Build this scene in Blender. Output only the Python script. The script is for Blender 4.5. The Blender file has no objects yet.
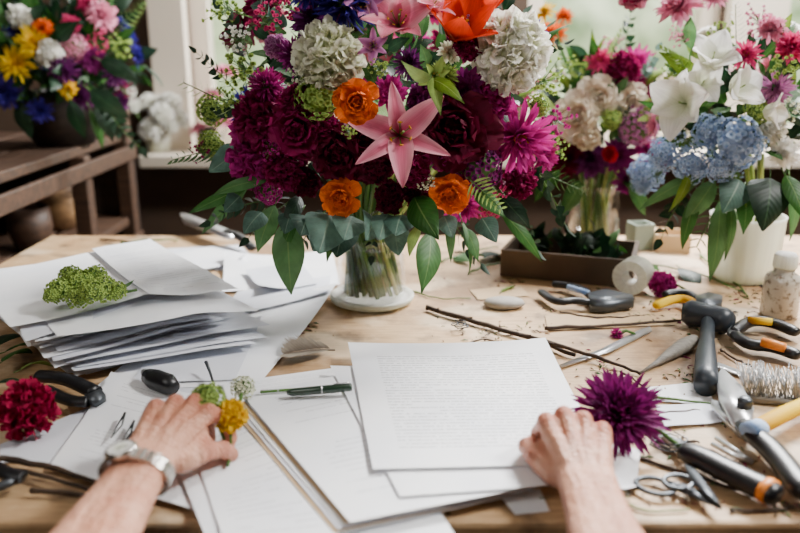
import bpy, bmesh, math, random
from mathutils import Vector, Matrix, noise
rnd=random.Random(7)
T=0.75; CAMZ=1.096; PITCH=math.radians(16); FPX=778.0
CAM=Vector((0,0,CAMZ))
FW=Vector((0,math.cos(PITCH),-math.sin(PITCH))); UP=Vector((0,math.sin(PITCH),math.cos(PITCH)))
def ray(px,py): return FW+Vector(((px-400)/FPX,0,0))+UP*(-(py-266.5)/FPX)
def tp(px,py,h=0.0):
    d=ray(px,py); t=(T+h-CAMZ)/d.z; return CAM+d*t
def yp(px,py,Y):
    d=ray(px,py); return CAM+d*(Y/d.y)
def pxm(p): return FPX/((p-CAM).dot(FW))
def lin(h):
    h=h.lstrip('#'); o=[]
    for i in (0,2,4):
        c=int(h[i:i+2],16)/255; o.append(c/12.92 if c<=.04045 else ((c+.055)/1.055)**2.4)
    return (*o,1)
# ---------------------------------------------------------------- materials
def newmat(n):
    m=bpy.data.materials.new(n); m.use_nodes=True; nt=m.node_tree; nt.nodes.clear()
    out=nt.nodes.new('ShaderNodeOutputMaterial'); b=nt.nodes.new('ShaderNodeBsdfPrincipled')
    nt.links.new(b.outputs[0],out.inputs[0]); return m,nt,b,out
def N(nt,t,**k):
    n=nt.nodes.new(t)
    for a,v in k.items(): setattr(n,a,v)
    return n
def mixc(nt,a,b,fac,bt='MIX'):
    m=N(nt,'ShaderNodeMix',data_type='RGBA',blend_type=bt)
    for s,v in ((m.inputs[6],a),(m.inputs[7],b),(m.inputs[0],fac)):
        if isinstance(v,(tuple,list,float,int)): s.default_value=v
        else: nt.links.new(v,s)
    return m.outputs[2]
def mth(nt,op,a,b=None,clamp=False):
    m=N(nt,'ShaderNodeMath',operation=op); m.use_clamp=clamp
    for i,v in enumerate((a,b)):
        if v is None: continue
        if isinstance(v,(float,int)): m.inputs[i].default_value=v
        else: nt.links.new(v,m.inputs[i])
    return m.outputs[0]
def ntex(nt,scale,detail=3,coord='Object',stretch=None,rough=.5):
    tc=N(nt,'ShaderNodeTexCoord'); o=tc.outputs[coord]
    if stretch:
        mp=N(nt,'ShaderNodeMapping'); mp.inputs['Scale'].default_value=stretch; nt.links.new(o,mp.inputs[0]); o=mp.outputs[0]
    n=N(nt,'ShaderNodeTexNoise'); n.inputs['Scale'].default_value=scale; n.inputs['Detail'].default_value=detail; n.inputs['Roughness'].default_value=rough
    nt.links.new(o,n.inputs['Vector']); return n.outputs[0]
def ramp(nt,f,a,b):
    m=N(nt,'ShaderNodeMapRange'); m.inputs[1].default_value=a; m.inputs[2].default_value=b; nt.links.new(f,m.inputs[0]); return m.outputs[0]
def bump(nt,b,h,s=.3,d=.002):
    n=N(nt,'ShaderNodeBump'); n.inputs['Strength'].default_value=s; n.inputs['Distance'].default_value=d
    nt.links.new(h,n.inputs['Height']); nt.links.new(n.outputs[0],b.inputs['Normal'])
def simple(n,c,rough=.5,metal=0,var=.25,scale=40,bs=.15,dark=None,stretch=None,coat=0):
    m,nt,b,o=newmat(n); c=lin(c); dk=lin(dark) if dark else tuple(x*.55 for x in c[:3])+(1,)
    t=ntex(nt,scale,4,stretch=stretch); f=ramp(nt,t,.35,.75)
    f2=mth(nt,'MULTIPLY',f,var*2 if not dark else 1.0,True)
    nt.links.new(mixc(nt,c,dk,f2),b.inputs['Base Color'])
    b.inputs['Roughness'].default_value=rough; b.inputs['Metallic'].default_value=metal; b.inputs['Coat Weight'].default_value=coat
    if bs: bump(nt,b,t,bs)
    return m
def petalmat(n,tip,base=None,edge=None,rough=.6,trans=.25,var=.3):
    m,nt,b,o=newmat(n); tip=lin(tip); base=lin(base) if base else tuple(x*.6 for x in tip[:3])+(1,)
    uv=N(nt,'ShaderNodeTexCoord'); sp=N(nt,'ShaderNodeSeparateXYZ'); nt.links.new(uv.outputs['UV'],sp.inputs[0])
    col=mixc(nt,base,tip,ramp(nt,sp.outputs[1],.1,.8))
    if edge:
        e=mth(nt,'ABSOLUTE',mth(nt,'SUBTRACT',sp.outputs[0],.5)); col=mixc(nt,col,lin(edge),ramp(nt,e,.12,.5))
    st=N(nt,'ShaderNodeMapping'); st.inputs['Scale'].default_value=(26,2,1); nt.links.new(uv.outputs['UV'],st.inputs[0])
    nz=N(nt,'ShaderNodeTexNoise'); nz.inputs['Scale'].default_value=1; nt.links.new(st.outputs[0],nz.inputs['Vector'])
    col=mixc(nt,col,mixc(nt,col,(.5,.45,.45,1),1.0,'MULTIPLY'),mth(nt,'MULTIPLY',ramp(nt,nz.outputs[0],.4,.7),var))
    nt.links.new(col,b.inputs['Base Color']); b.inputs['Roughness'].default_value=rough
    b.inputs['Specular IOR Level'].default_value=.2
    bump(nt,b,nz.outputs[0],.25,.001)
    tr=N(nt,'ShaderNodeBsdfTranslucent'); nt.links.new(col,tr.inputs[0])
    mx=N(nt,'ShaderNodeMixShader'); mx.inputs[0].default_value=trans
    nt.links.new(b.outputs[0],mx.inputs[1]); nt.links.new(tr.outputs[0],mx.inputs[2]); nt.links.new(mx.outputs[0],o.inputs[0])
    return m
def leafmat(n,c,rib,rough=.5,trans=.25,var=1.0):
    m,nt,b,o=newmat(n); c=lin(c)
    uv=N(nt,'ShaderNodeTexCoord'); sp=N(nt,'ShaderNodeSeparateXYZ'); nt.links.new(uv.outputs['UV'],sp.inputs[0])
    e=mth(nt,'ABSOLUTE',mth(nt,'SUBTRACT',sp.outputs[0],.5))
    w=mth(nt,'SINE',mth(nt,'MULTIPLY',mth(nt,'SUBTRACT',sp.outputs[1],mth(nt,'MULTIPLY',e,.5)),60.0))
    oi=N(nt,'ShaderNodeObjectInfo'); t=ntex(nt,3,3)
    col=mixc(nt,c,tuple(x*.45 for x in c[:3])+(1,),ramp(nt,t,.35,.7))
    hs=N(nt,'ShaderNodeHueSaturation'); nt.links.new(col,hs.inputs['Color'])
    v_=mth(nt,'ADD',mth(nt,'MULTIPLY',oi.outputs['Random'],1.0),.55); nt.links.new(v_,hs.inputs['Value']); s_=mth(nt,'ADD',mth(nt,'MULTIPLY',oi.outputs['Random'],-.35),1.15); nt.links.new(s_,hs.inputs['Saturation'])
    col=hs.outputs[0]
    col=mixc(nt,col,lin(rib),mth(nt,'MULTIPLY',ramp(nt,w,.85,1.0),.05))
    rbm=mth(nt,'MULTIPLY',mth(nt,'SUBTRACT',1.0,ramp(nt,e,.008,.035)),.45)
    col=mixc(nt,col,lin(rib),rbm)
    nt.links.new(col,b.inputs['Base Color']); b.inputs['Roughness'].default_value=rough; b.inputs['Specular IOR Level'].default_value=.35
    bump(nt,b,w,.12,.001)
    tr=N(nt,'ShaderNodeBsdfTranslucent'); nt.links.new(col,tr.inputs[0])
    mx=N(nt,'ShaderNodeMixShader'); mx.inputs[0].default_value=trans
    nt.links.new(b.outputs[0],mx.inputs[1]); nt.links.new(tr.outputs[0],mx.inputs[2]); nt.links.new(mx.outputs[0],o.inputs[0])
    return m
def papermat(n,rows=0,strength=.5,hand=False,tint='#f8f9fb',top=.93,left=.12,bot=.1):
    m,nt,b,o=newmat(n)
    t=ntex(nt,9,3); col=mixc(nt,lin(tint),lin('#e6e9f0'),ramp(nt,t,.4,.75))
    if rows:
        tc=N(nt,'ShaderNodeTexCoord'); sp=N(nt,'ShaderNodeSeparateXYZ'); nt.links.new(tc.outputs['UV'],sp.inputs[0]); u,v=sp.outputs[0],sp.outputs[1]
        rv=mth(nt,'MULTIPLY',v,float(rows)); fr=mth(nt,'FRACT',rv); fl=mth(nt,'FLOOR',rv)
        band=mth(nt,'MULTIPLY',mth(nt,'GREATER_THAN',fr,.34),mth(nt,'LESS_THAN',fr,.64 if not hand else .5))
        def nn(su,sv,thr):
            c=N(nt,'ShaderNodeCombineXYZ'); nt.links.new(mth(nt,'MULTIPLY',u,su),c.inputs[0]); nt.links.new(mth(nt,'MULTIPLY',fl if sv else fr,sv or 1.0),c.inputs[1])
            z=N(nt,'ShaderNodeTexNoise'); z.inputs['Scale'].default_value=1; z.inputs['Detail'].default_value=1; nt.links.new(c.outputs[0],z.inputs['Vector'])
            return mth(nt,'GREATER_THAN',z.outputs[0],thr)
        words=nn(50.0,7.3,.40); lets=nn(230.0,3.1,.40)
        para=nn(1.2,1.7,.33 if not hand else .5)
        mk=mth(nt,'MULTIPLY',band,mth(nt,'MULTIPLY',words,lets)); mk=mth(nt,'MULTIPLY',mk,para)
        for s,thr,op in ((u,left,'GREATER_THAN'),(u,.9,'LESS_THAN'),(v,bot,'GREATER_THAN'),(v,top,'LESS_THAN')):
            mk=mth(nt,'MULTIPLY',mk,mth(nt,op,s,thr))
        col=mixc(nt,col,lin('#4b4d57'),mth(nt,'MULTIPLY',mk,strength))
    nt.links.new(col,b.inputs['Base Color']); b.inputs['Roughness'].default_value=.75; b.inputs['Specular IOR Level'].default_value=.2
    return m
def woodmat(n,c,dark,scale=6,stretch=(1,12,12),rough=.6,bs=.2):
    m,nt,b,o=newmat(n); t=ntex(nt,scale,6,stretch=stretch,rough=.65)
    nt.links.new(mixc(nt,lin(c),lin(dark),ramp(nt,t,.35,.7)),b.inputs['Base Color']); b.inputs['Roughness'].default_value=rough; bump(nt,b,t,bs); return m
def glassmat(n,tint=(1,1,1,1),amt=.12):
    m,nt,b,o=newmat(n); tr=N(nt,'ShaderNodeBsdfTransparent'); tr.inputs[0].default_value=tint
    g=N(nt,'ShaderNodeBsdfGlossy'); g.inputs['Roughness'].default_value=.04; g.inputs[0].default_value=(1,1,1,1)
    lw=N(nt,'ShaderNodeLayerWeight'); lw.inputs[0].default_value=.3; f=mth(nt,'ADD',mth(nt,'MULTIPLY',lw.outputs[1],.35),amt*.2,True)
    mx=N(nt,'ShaderNodeMixShader'); nt.links.new(f,mx.inputs[0]); nt.links.new(tr.outputs[0],mx.inputs[1]); nt.links.new(g.outputs[0],mx.inputs[2]); nt.links.new(mx.outputs[0],o.inputs[0]); return m
M={}
M['paper']=papermat('paper_plain'); M['text']=papermat('paper_printed',44,.5,top=.86,left=.13,bot=.12); M['hand']=papermat('paper_notes',30,.42,True)
M['paper2']=papermat('paper_grey',0,tint='#d8dbe4'); M['manila']=simple('paper_kraft','#c8ab84',.8,var=.1,scale=12,bs=0)
M['green']=leafmat('leaf_green','#3e7032','#86a35e'); M['dgreen']=leafmat('leaf_dark_green','#183621','#3f5f3f'); M['euc']=leafmat('leaf_eucalyptus','#5c7f70','#93a893',.6)
M['lgreen']=leafmat('leaf_light_green','#7fa03c','#b4c878'); M['stem']=simple('stem_green','#4a722a',.5,scale=60); M['stemw']=simple('stem_pale','#8c9c4c',.5,scale=60)
M['black']=simple('rubber_black','#101114',.38,var=.2); M['yellow']=simple('grip_yellow','#f0b818',.4,var=.1); M['orange_t']=simple('grip_orange','#ea8a2e',.4,var=.1)
M['steel']=simple('steel','#cfd1d3',.32,.8,var=.28,scale=30,bs=.08); M['dsteel']=simple('steel_dark','#585d62',.4,.7,var=.35,scale=30); M['white']=simple('ceramic_white','#ecebe6',.25,var=.05,scale=8,bs=0,coat=.3)
M['slate']=simple('rubber_slate','#2b333b',.42,var=.15); M['greywood']=woodmat('wood_grey','#8b857b','#5f5a52',20); M['greygreen']=simple('card_grey_green','#8f998a',.8,var=.1,bs=0)
M['blue']=simple('grip_blue','#2b5fa0',.4,var=.15); M['watch']=simple('watch_steel','#d0ccc4',.22,.95,var=.1,bs=0)
M['wood']=woodmat('wood_brown','#4c3423','#21160e'); M['bark']=woodmat('bark','#4d3a2a','#221812',30,(1,1,1),.8,.6); M['lwood']=woodmat('wood_light','#9c7850','#6d5034')
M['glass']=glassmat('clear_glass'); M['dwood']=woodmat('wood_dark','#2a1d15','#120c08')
M['gold']=petalmat('pollen','#d8941c','#8b5a10',trans=.0)
# ---------------------------------------------------------------- mesh builder
class MB:
    def __init__(s): s.v=[];s.f=[];s.m=[];s.uv=[]
    def grid(s,rows,mat=0,closed=False):
        b=len(s.v); nr=len(rows); nc=len(rows[0])
        for r in rows: s.v.extend(r)
        for i in range(nr-1):
            for j in range(nc if closed else nc-1):
                k=(j+1)%nc; s.f.append((b+i*nc+j,b+i*nc+k,b+(i+1)*nc+k,b+(i+1)*nc+j)); s.m.append(mat)
                d=nc if closed else nc-1
                s.uv.append(((j/d,i/(nr-1)),((j+1)/d,i/(nr-1)),((j+1)/d,(i+1)/(nr-1)),(j/d,(i+1)/(nr-1))))
        return b
    def poly(s,idx,mat=0):
        s.f.append(tuple(idx)); s.m.append(mat); s.uv.append(tuple((.5,.5) for _ in idx))
    def tube(s,pts,rad,n=8,mat=0,flat=1.0,cap=True,up=None):
        pts=[Vector(p) for p in pts]
        if isinstance(rad,(int,float)): rad=[rad]*len(pts)
        rows=[]; t0=(pts[1]-pts[0]).normalized(); u=Vector(up) if up else Vector((0,0,1))
        if abs(t0.dot(u))>.95: u=Vector((1,0,0))
        for i,p in enumerate(pts):
            t=(pts[min(i+1,len(pts)-1)]-pts[max(i-1,0)]).normalized()
            a=t.cross(u); a.normalize(); w=a.cross(t).normalized(); u=w
            rows.append([p+(a*math.cos(2*math.pi*k/n)+w*flat*math.sin(2*math.pi*k/n))*rad[i] for k in range(n)])
        b=s.grid(rows,mat,True)
        if cap:
            s.poly([b+k for k in range(n)][::-1],mat); s.poly([b+(len(rows)-1)*n+k for k in range(n)],mat)
    def lathe(s,prof,c=(0,0,0),n=32,mat=0,sx=1,sy=1):
        c=Vector(c); rows=[[c+Vector((r*sx*math.cos(2*math.pi*k/n),r*sy*math.sin(2*math.pi*k/n),z)) for k in range(n)] for r,z in prof]
        b=s.grid(rows,mat,True); return b
    def plate(s,pts,z0,z1,mat=0):
        n=len(pts); b=len(s.v)
        for z in (z0,z1): s.v.extend([Vector((p[0],p[1],z)) for p in pts])
        a=sum(pts[i][0]*pts[(i+1)%n][1]-pts[(i+1)%n][0]*pts[i][1] for i in range(n))
        lo=[b+i for i in range(n)]; hi=[b+n+i for i in range(n)]
        if a>0: lo=lo[::-1]
        else: hi=hi[::-1]
        s.poly(lo,mat); s.poly(hi,mat)
        for i in range(n):
            k=(i+1)%n; q=(b+i,b+k,b+n+k,b+n+i); s.poly(q if a>0 else q[::-1],mat)
    def box(s,lo,hi,mat=0,M4=None):
        b=len(s.v); lo=Vector(lo);hi=Vector(hi)
        for z in (lo.z,hi.z):
            for x,y in ((lo.x,lo.y),(hi.x,lo.y),(hi.x,hi.y),(lo.x,hi.y)):
                p=Vector((x,y,z)); s.v.append(M4@p if M4 else p)
        for q in ((3,2,1,0),(4,5,6,7),(0,1,5,4),(1,2,6,5),(2,3,7,6),(3,0,4,7)): s.poly([b+i for i in q],mat)
    def petal(s,Mx,L,W,th0,th1,cup=.2,ruf=0,prof='round',nu=4,nv=6,mat=0,pw=1.0,ph=0,off=0,twist=0):
        rows=[]; y=off; z=0; 
        for i in range(nv+1):
            v=i/nv; th=th0+(th1-th0)*v**pw
            if prof=='round': w=(.28+.72*math.sin(math.pi*min(1,v*.62)))*(1 if v<.8 else math.sqrt(max(0.0,1-((v-.8)/.205)**2))*.75+.25)
            elif prof=='point': w=math.sin(math.pi*(v**.75)*.96+.06)**.8 if v<.99 else .04
            elif prof=='leaf': w=max(.03,math.sin(math.pi*v**.8))
            elif prof=='strap': w=(.5+.5*v)*(1 if v<.8 else max(.15,1-((v-.8)/.2)**2*.85))
            else: w=max(.05,math.sin(math.pi*(v**.55))**.7) # heart
            w*=W/2; row=[]; tw=twist*v
            for j in range(nu+1):
                u=2*j/nu-1; hgt=cup*w*u*u+ruf*math.sin(u*7+ph+v*5)*v*v; xx=u*w*math.cos(tw); hgt+=u*w*math.sin(tw)
                row.append(Mx@Vector((xx, y-math.cos(th)*hgt, z+math.sin(th)*hgt)))
            rows.append(row); y+=math.sin(th)*L/nv; z+=math.cos(th)*L/nv
        s.grid(rows,mat)
    def mesh(s,name,mats,smooth=True,origin=None):
        o=Vector(origin) if origin is not None else Vector((0,0,0))
        me=bpy.data.meshes.new(name); me.from_pydata([tuple(Vector(p)-o) for p in s.v],[],s.f)
        for m in mats: me.materials.append(M[m] if isinstance(m,str) else m)
        me.polygons.foreach_set('material_index',s.m); me.polygons.foreach_set('use_smooth',[smooth]*len(s.f))
        uvl=me.uv_layers.new(name='UVMap'); flat=[c for f in s.uv for p in f for c in p]; uvl.data.foreach_set('uv',flat)
        me.update(); return me
C=bpy.context.scene.collection
def tag(o,label=None,cat=None,group=None,kind=None):
    if label:o['label']=label
    if cat:o['category']=cat
    if group:o['group']=group
    if kind:o['kind']=kind
    return o
def mk(name,mb,mats,label=None,cat=None,parent=None,smooth=True,group=None,kind=None,origin=None,bevel=0,solid=0):
    if origin is None:
        xs=[p[0] for p in mb.v]; ys=[p[1] for p in mb.v]; zs=[p[2] for p in mb.v]
        origin=Vector(((min(xs)+max(xs))/2,(min(ys)+max(ys))/2,min(zs)))
    me=mb.mesh(name,mats,smooth,origin); o=bpy.data.objects.new(name,me); C.objects.link(o)
    if parent:
        base=parent.location+(parent.parent.location if parent.parent else Vector((0,0,0)))
        o.parent=parent; o.location=origin-base
    else: o.location=origin
    if solid: md=o.modifiers.new('s','SOLIDIFY'); md.thickness=solid; md.offset=-1
    if bevel: md=o.modifiers.new('b','BEVEL'); md.width=bevel; md.segments=2; md.limit_method='ANGLE'; md.angle_limit=math.radians(40)
    return tag(o,label,cat,group,kind)
def empty(name,loc,label,cat,group=None):
    o=bpy.data.objects.new(name,None); o.empty_display_size=.05; o.location=loc; C.objects.link(o); return tag(o,label,cat,group)
def inst(name,me,Mw,parent=None,label=None,cat=None,group=None):
    o=bpy.data.objects.new(name,me); C.objects.link(o)
    if parent: o.parent=parent; o.matrix_local=Matrix.Translation(-Vector(parent.location))@Mw
    else: o.matrix_local=Mw
    return tag(o,label,cat,group)
def frame(loc,axis,roll=0,sc=1.0):
    q=Vector(axis).normalized().to_track_quat('Z','Y'); return Matrix.Translation(loc)@q.to_matrix().to_4x4()@Matrix.Rotation(roll,4,'Z')@Matrix.Scale(sc,4)
RZ=lambda a:Matrix.Rotation(a,4,'Z')
# ---------------------------------------------------------------- flowers (unit radius)
def f_rose(seed,mats,ruf=.02,full=1):
    r=random.Random(seed); mb=MB()
    lay=[(3,.62,.5,.55,-.75),(4,.72,.62,.75,-.45),(5,.85,.75,.95,-.2),(5,.98,.9,1.1,.15),(6,1.1,1.0,1.25,.75)]
    if full>1: lay+= [(7,1.2,1.0,1.4,1.5)]
    for k,(n,L,W,a,b) in enumerate(lay):
        for i in range(n):
            mb.petal(RZ(2*math.pi*i/n+k*.7+r.uniform(-.2,.2)),L*r.uniform(.85,1.12),W,a,b+r.uniform(-.3,.35),.32,ruf*(k+1)*.6,'round',6,7,0,.8,r.uniform(0,6),0,r.uniform(-.3,.3))
    for i in range(5): mb.petal(RZ(i*1.256+.3),.8,.25,1.7,2.2,.1,0,'leaf',2,4,1)
    return mb.mesh('rose_mesh',mats)
def f_peony(seed,mats):
    r=random.Random(seed); mb=MB()
    for k in range(8):
        t=k/7; n=5+k
        for i in range(n):
            mb.petal(RZ(2*math.pi*i/n+k*.5+r.uniform(-.2,.2)),.62+.5*t,.42+.25*t,.15+1.25*t,-.7+1.7*t+r.uniform(-.2,.2),.35,.045,'round',6,5,0,.8,r.uniform(0,6))
    return mb.mesh('peony_mesh',mats)
def f_pomp(seed,mats,n=230,fs=.34,low=-.6,lump=.2):
    r=random.Random(seed); mb=MB()
    for i in range(n):
        z=1-(1-low)*(i+.5)/n; a=i*2.39996; q=math.sqrt(max(0,1-z*z)); d=Vector((q*math.cos(a),q*math.sin(a),z*.88))
        d*=1+lump*noise.noise(d*2.2+Vector((seed,0,0)))*2
        ax=(d*.55+Vector([r.uniform(-.4,.4) for _ in range(3)])+Vector((0,0,.25))).normalized()
        mb.petal(frame(d*.62,ax,r.uniform(0,6)),fs*r.uniform(.7,1.25),fs*r.uniform(.7,1.2),-.3,.75,.3,.035,'round',4,4,0,1,r.uniform(0,6),0,r.uniform(-.6,.6))
    mb.lathe([(.01,-.5),(.5,-.35),(.66,0),(.52,.36),(.28,.5),(.01,.54)],n=12,mat=0)
    return mb.mesh('pompon_mesh',mats)
def f_lily(seed,mats,wide=1.0,loose=0,stam=True,long=1.0):
    r=random.Random(seed); mb=MB()
    for i in range(6):
        mb.petal(RZ(i*math.pi/3+r.uniform(-.15,.15)),long*(1.2 if i%2 else 1.12)*r.uniform(.88,1.06),(.54 if i%2 else .4)*wide,.45+r.uniform(-.12,.12),1.75+r.uniform(-.4,.45)-loose,.28,.03*wide,'point',6,10,0,.9,r.uniform(0,6),0,r.uniform(-.6,.6))
    if stam:
        for i in range(6):
            a=i*math.pi/3+.4; d=Vector((math.cos(a),math.sin(a),0)); p=[Vector((0,0,.05)),d*.1+Vector((0,0,.3)),d*.2+Vector((0,0,.52))]
            mb.tube(p,.010,5,1); tt=Vector((-d.y,d.x,0)); mb.tube([p[2]-tt*.045,p[2],p[2]+tt*.045],[.008,.02,.008],6,2)
    mb.tube([(0,0,0),(0.02,0,.4),(.05,.02,.62)],[.016,.014,.024],6,1)
    return mb.mesh('lily_mesh',mats)
def f_mum(seed,mats,layers=7,n0=9,W=.17,curl=1.0,center=True,addn=10):
    r=random.Random(seed); mb=MB()
    for k in range(layers):
        t=k/(layers-1); n=int(n0+t*addn)
        for i in range(n):
            a0=.15+1.35*t; mb.petal(RZ(2*math.pi*i/n+k*.4+r.uniform(-.15,.15)),(.5+.55*t)*r.uniform(.8,1.12),W,a0+r.uniform(-.1,.1),a0+(-.6+.9*t)*curl+r.uniform(-.4,.4),.5,.0,'strap',2,5,0,1.2,0,0,r.uniform(-.8,.8))
    if center:
        for i in range(30):
            a=r.uniform(0,6.28); q=r.uniform(0,.14); mb.tube([(q*math.cos(a),q*math.sin(a),.05),(q*1.3*math.cos(a),q*1.3*math.sin(a),.38)],[.03,.022],4,1)
    return mb.mesh('chrysanthemum_mesh',mats)
def f_cluster(seed,mats,n=110,fs=.17,np_=4,low=-.45,squash=.85,lump=.12):
    r=random.Random(seed); mb=MB()
    for i in range(n):
        z=1-(1-low)*(i+.5)/n; a=i*2.39996; q=math.sqrt(max(0,1-z*z)); d=Vector((q*math.cos(a),q*math.sin(a),z*squash))
        d*=1+lump*noise.noise(d*3+Vector((seed,0,0)))*2+r.uniform(-.05,.04); ax=(d+Vector([r.uniform(-.3,.3) for _ in range(3)])).normalized()
        F=frame(d*.86,ax,r.uniform(0,6))
        for k in range(np_):
            mb.petal(F@RZ(k*2*math.pi/np_),fs*r.uniform(.85,1.15),fs*.95,.7,1.5,.15,0,'round',2,3,0)
        if i%2==0: mb.tube([F@Vector((0,0,-.02)),F@Vector((0,0,.045))],[.02,.014],4,1)
    mb.lathe([(.01,-.5),(.5,-.35),(.72,0),(.6,.38),(.3,.55),(.01,.6)],n=12,mat=1)
    return mb.mesh('cluster_mesh',mats)
def f_spiky(seed,mats,n=150):
    r=random.Random(seed); mb=MB()
    for i in range(n):
        z=1-1.35*(i+.5)/n; a=i*2.39996; q=math.sqrt(max(0,1-z*z)); d=Vector((q*math.cos(a),q*math.sin(a),z))
        F=frame(d*.25,d+Vector([r.uniform(-.2,.2) for _ in range(3)]),r.uniform(0,6)); mb.petal(F,r.uniform(.55,.85),.15,-.1,.35,.4,0,'point',2,4,0)
    mb.lathe([(.01,-.35),(.3,-.2),(.38,.1),(.2,.3),(.01,.35)],n=10,mat=1)
    return mb.mesh('bloom_mesh',mats)
def f_cup(seed,mats):
    r=random.Random(seed); mb=MB()
    for i in range(6): mb.petal(RZ(i*math.pi/3),1.35,.62,.65,.15+.55*(i%2),.3,.02,'point',6,9,0,1,i)
    for i in range(5): mb.tube([(0,0,.1),(.1*math.cos(i*1.25),.1*math.sin(i*1.25),.7)],[.015,.03],5,1)
    return mb.mesh('cup_flower_mesh',mats)
def f_spray(seed,mats,n=34):
    r=random.Random(seed); mb=MB()
    mb.tube([(0,0,-.5),(0,0,.2),(.03,0,.5)],[.025,.02,.012],5,1)
    for i in range(n):
        h=r.uniform(-.05,.5); a=r.uniform(0,6.28); q=r.uniform(.12,.42); e=Vector((q*math.cos(a),q*math.sin(a),h+r.uniform(.15,.5)))
        mb.tube([(0,0,h),e*.6+Vector((0,0,h*.4)),e],[.01,.008,.006],4,1)
        F=frame(e,e-Vector((0,0,h-.3)),a)
        for k in range(5): mb.petal(F@RZ(k*1.256),.09,.07,.5,1.2,.2,0,'round',2,3,0)
    return mb.mesh('spray_mesh',mats)
def leaf_mesh(W=.4,bend=.9,mat='green',prof='leaf',cup=-.15,ruf=.012,tw=.4):
    mb=MB(); mb.tube([(0,-.02,-.18),(0,0,.02)],[.012,.01],5,1)
    mb.petal(Matrix(),1,W,-.25,bend,cup,ruf,prof,6,12,0,1,1.0,0,tw); return mb.mesh('leaf_mesh',[mat,'stem'])
def euc_mesh(seed,mat='euc',n=6,lw=.26):
    r=random.Random(seed); mb=MB(); pts=[]
    for i in range(9): v=i/8; pts.append(Vector((.12*math.sin(v*2),.28*v*v,v*.95)))
    mb.tube(pts,[.014-.009*i/8 for i in range(9)],5,1)
    for i in range(n):
        p=pts[1+int(i*7/n)]; 
        for sgn in (-1,1):
            F=frame(p,Vector((sgn*1,.2+r.uniform(-.2,.3),.55)),r.uniform(-.4,.4))
            mb.petal(F@Matrix.Rotation(r.uniform(-.5,.5),4,'Z'),lw*r.uniform(.85,1.1)*(1.1-.06*i),lw*.8,-.1,.5,.1,0,'heart',4,6,0)
    F=frame(pts[-1],(0.1,.3,1)); mb.petal(F,lw,lw*.6,0,.4,.1,0,'heart',4,6,0)
    return mb.mesh('sprig_mesh',[mat,'stem'])
def fern_mesh(seed,mat='lgreen'):
    r=random.Random(seed); mb=MB(); pts=[Vector((0,.2*(i/9)**2,i/9)) for i in range(10)]; mb.tube(pts,[.01]*10,4,1)
    for i in range(1,10):
        for sg in (-1,1):
            F=frame(pts[i],(sg,.1,.6)); mb.petal(F,.3*(1.1-i/10)+.06,.06,-.1,.4,.1,0,'leaf',2,4,0)
    return mb.mesh('fern_mesh',[mat,'stem'])
def P(n,*a,**k): M[n]=petalmat('petal_'+n,*a,**k); return n
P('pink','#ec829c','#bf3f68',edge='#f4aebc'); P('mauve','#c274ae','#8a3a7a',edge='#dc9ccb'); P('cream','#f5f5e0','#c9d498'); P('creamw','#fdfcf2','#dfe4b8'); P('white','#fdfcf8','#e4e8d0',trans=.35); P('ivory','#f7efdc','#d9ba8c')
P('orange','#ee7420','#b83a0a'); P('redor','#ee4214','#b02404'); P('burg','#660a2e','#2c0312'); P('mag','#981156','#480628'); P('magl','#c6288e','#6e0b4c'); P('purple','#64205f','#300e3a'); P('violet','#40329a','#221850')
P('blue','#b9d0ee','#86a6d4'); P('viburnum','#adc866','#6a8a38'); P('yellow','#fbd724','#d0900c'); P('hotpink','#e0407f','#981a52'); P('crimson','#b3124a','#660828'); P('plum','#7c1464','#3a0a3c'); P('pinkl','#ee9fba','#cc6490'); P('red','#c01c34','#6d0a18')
FM={}
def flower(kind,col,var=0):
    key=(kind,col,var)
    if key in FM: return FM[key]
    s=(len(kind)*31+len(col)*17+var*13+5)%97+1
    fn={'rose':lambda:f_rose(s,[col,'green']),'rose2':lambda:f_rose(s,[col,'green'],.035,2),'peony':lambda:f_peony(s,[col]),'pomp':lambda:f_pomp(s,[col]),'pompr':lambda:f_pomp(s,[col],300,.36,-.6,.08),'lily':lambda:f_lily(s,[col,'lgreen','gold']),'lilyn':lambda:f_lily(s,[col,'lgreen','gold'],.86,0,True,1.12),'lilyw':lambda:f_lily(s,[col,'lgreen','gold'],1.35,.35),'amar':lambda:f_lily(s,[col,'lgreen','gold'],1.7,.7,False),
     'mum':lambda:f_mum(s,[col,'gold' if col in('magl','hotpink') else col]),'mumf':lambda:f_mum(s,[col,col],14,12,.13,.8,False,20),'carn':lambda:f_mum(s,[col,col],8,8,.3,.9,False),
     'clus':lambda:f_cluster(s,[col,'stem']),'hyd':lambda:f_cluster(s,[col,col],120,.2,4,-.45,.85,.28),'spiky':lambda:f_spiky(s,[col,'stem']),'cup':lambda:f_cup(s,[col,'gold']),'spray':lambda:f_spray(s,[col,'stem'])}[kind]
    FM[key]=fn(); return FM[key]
NM={'rose':'rose','rose2':'rose','peony':'peony','pomp':'carnation','pompr':'peony','lily':'lily','lilyn':'lily','lilyw':'lily','amar':'lily','mum':'chrysanthemum','mumf':'chrysanthemum','carn':'carnation','clus':'viburnum_bloom','hyd':'hydrangea_bloom','spiky':'thistle_bloom','cup':'tulip','spray':'flower_spray'}
LEAF={'green':leaf_mesh(.38,.9,'green'),'dgreen':leaf_mesh(.42,1.1,'dgreen',tw=-.6),'lgreen':leaf_mesh(.3,1.1,'lgreen'),'big':leaf_mesh(.5,.7,'green',ruf=.02,tw=.2),'heart':leaf_mesh(.85,.9,'dgreen','heart'),'euc':leaf_mesh(.82,.5,'euc','heart',tw=.3),'slim':leaf_mesh(.2,1.2,'green',tw=.5)}
SPR={'euc':euc_mesh(1),'euc2':euc_mesh(5,'dgreen',7,.2),'fern':fern_mesh(2),'fernd':fern_mesh(3,'green')}
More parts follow.
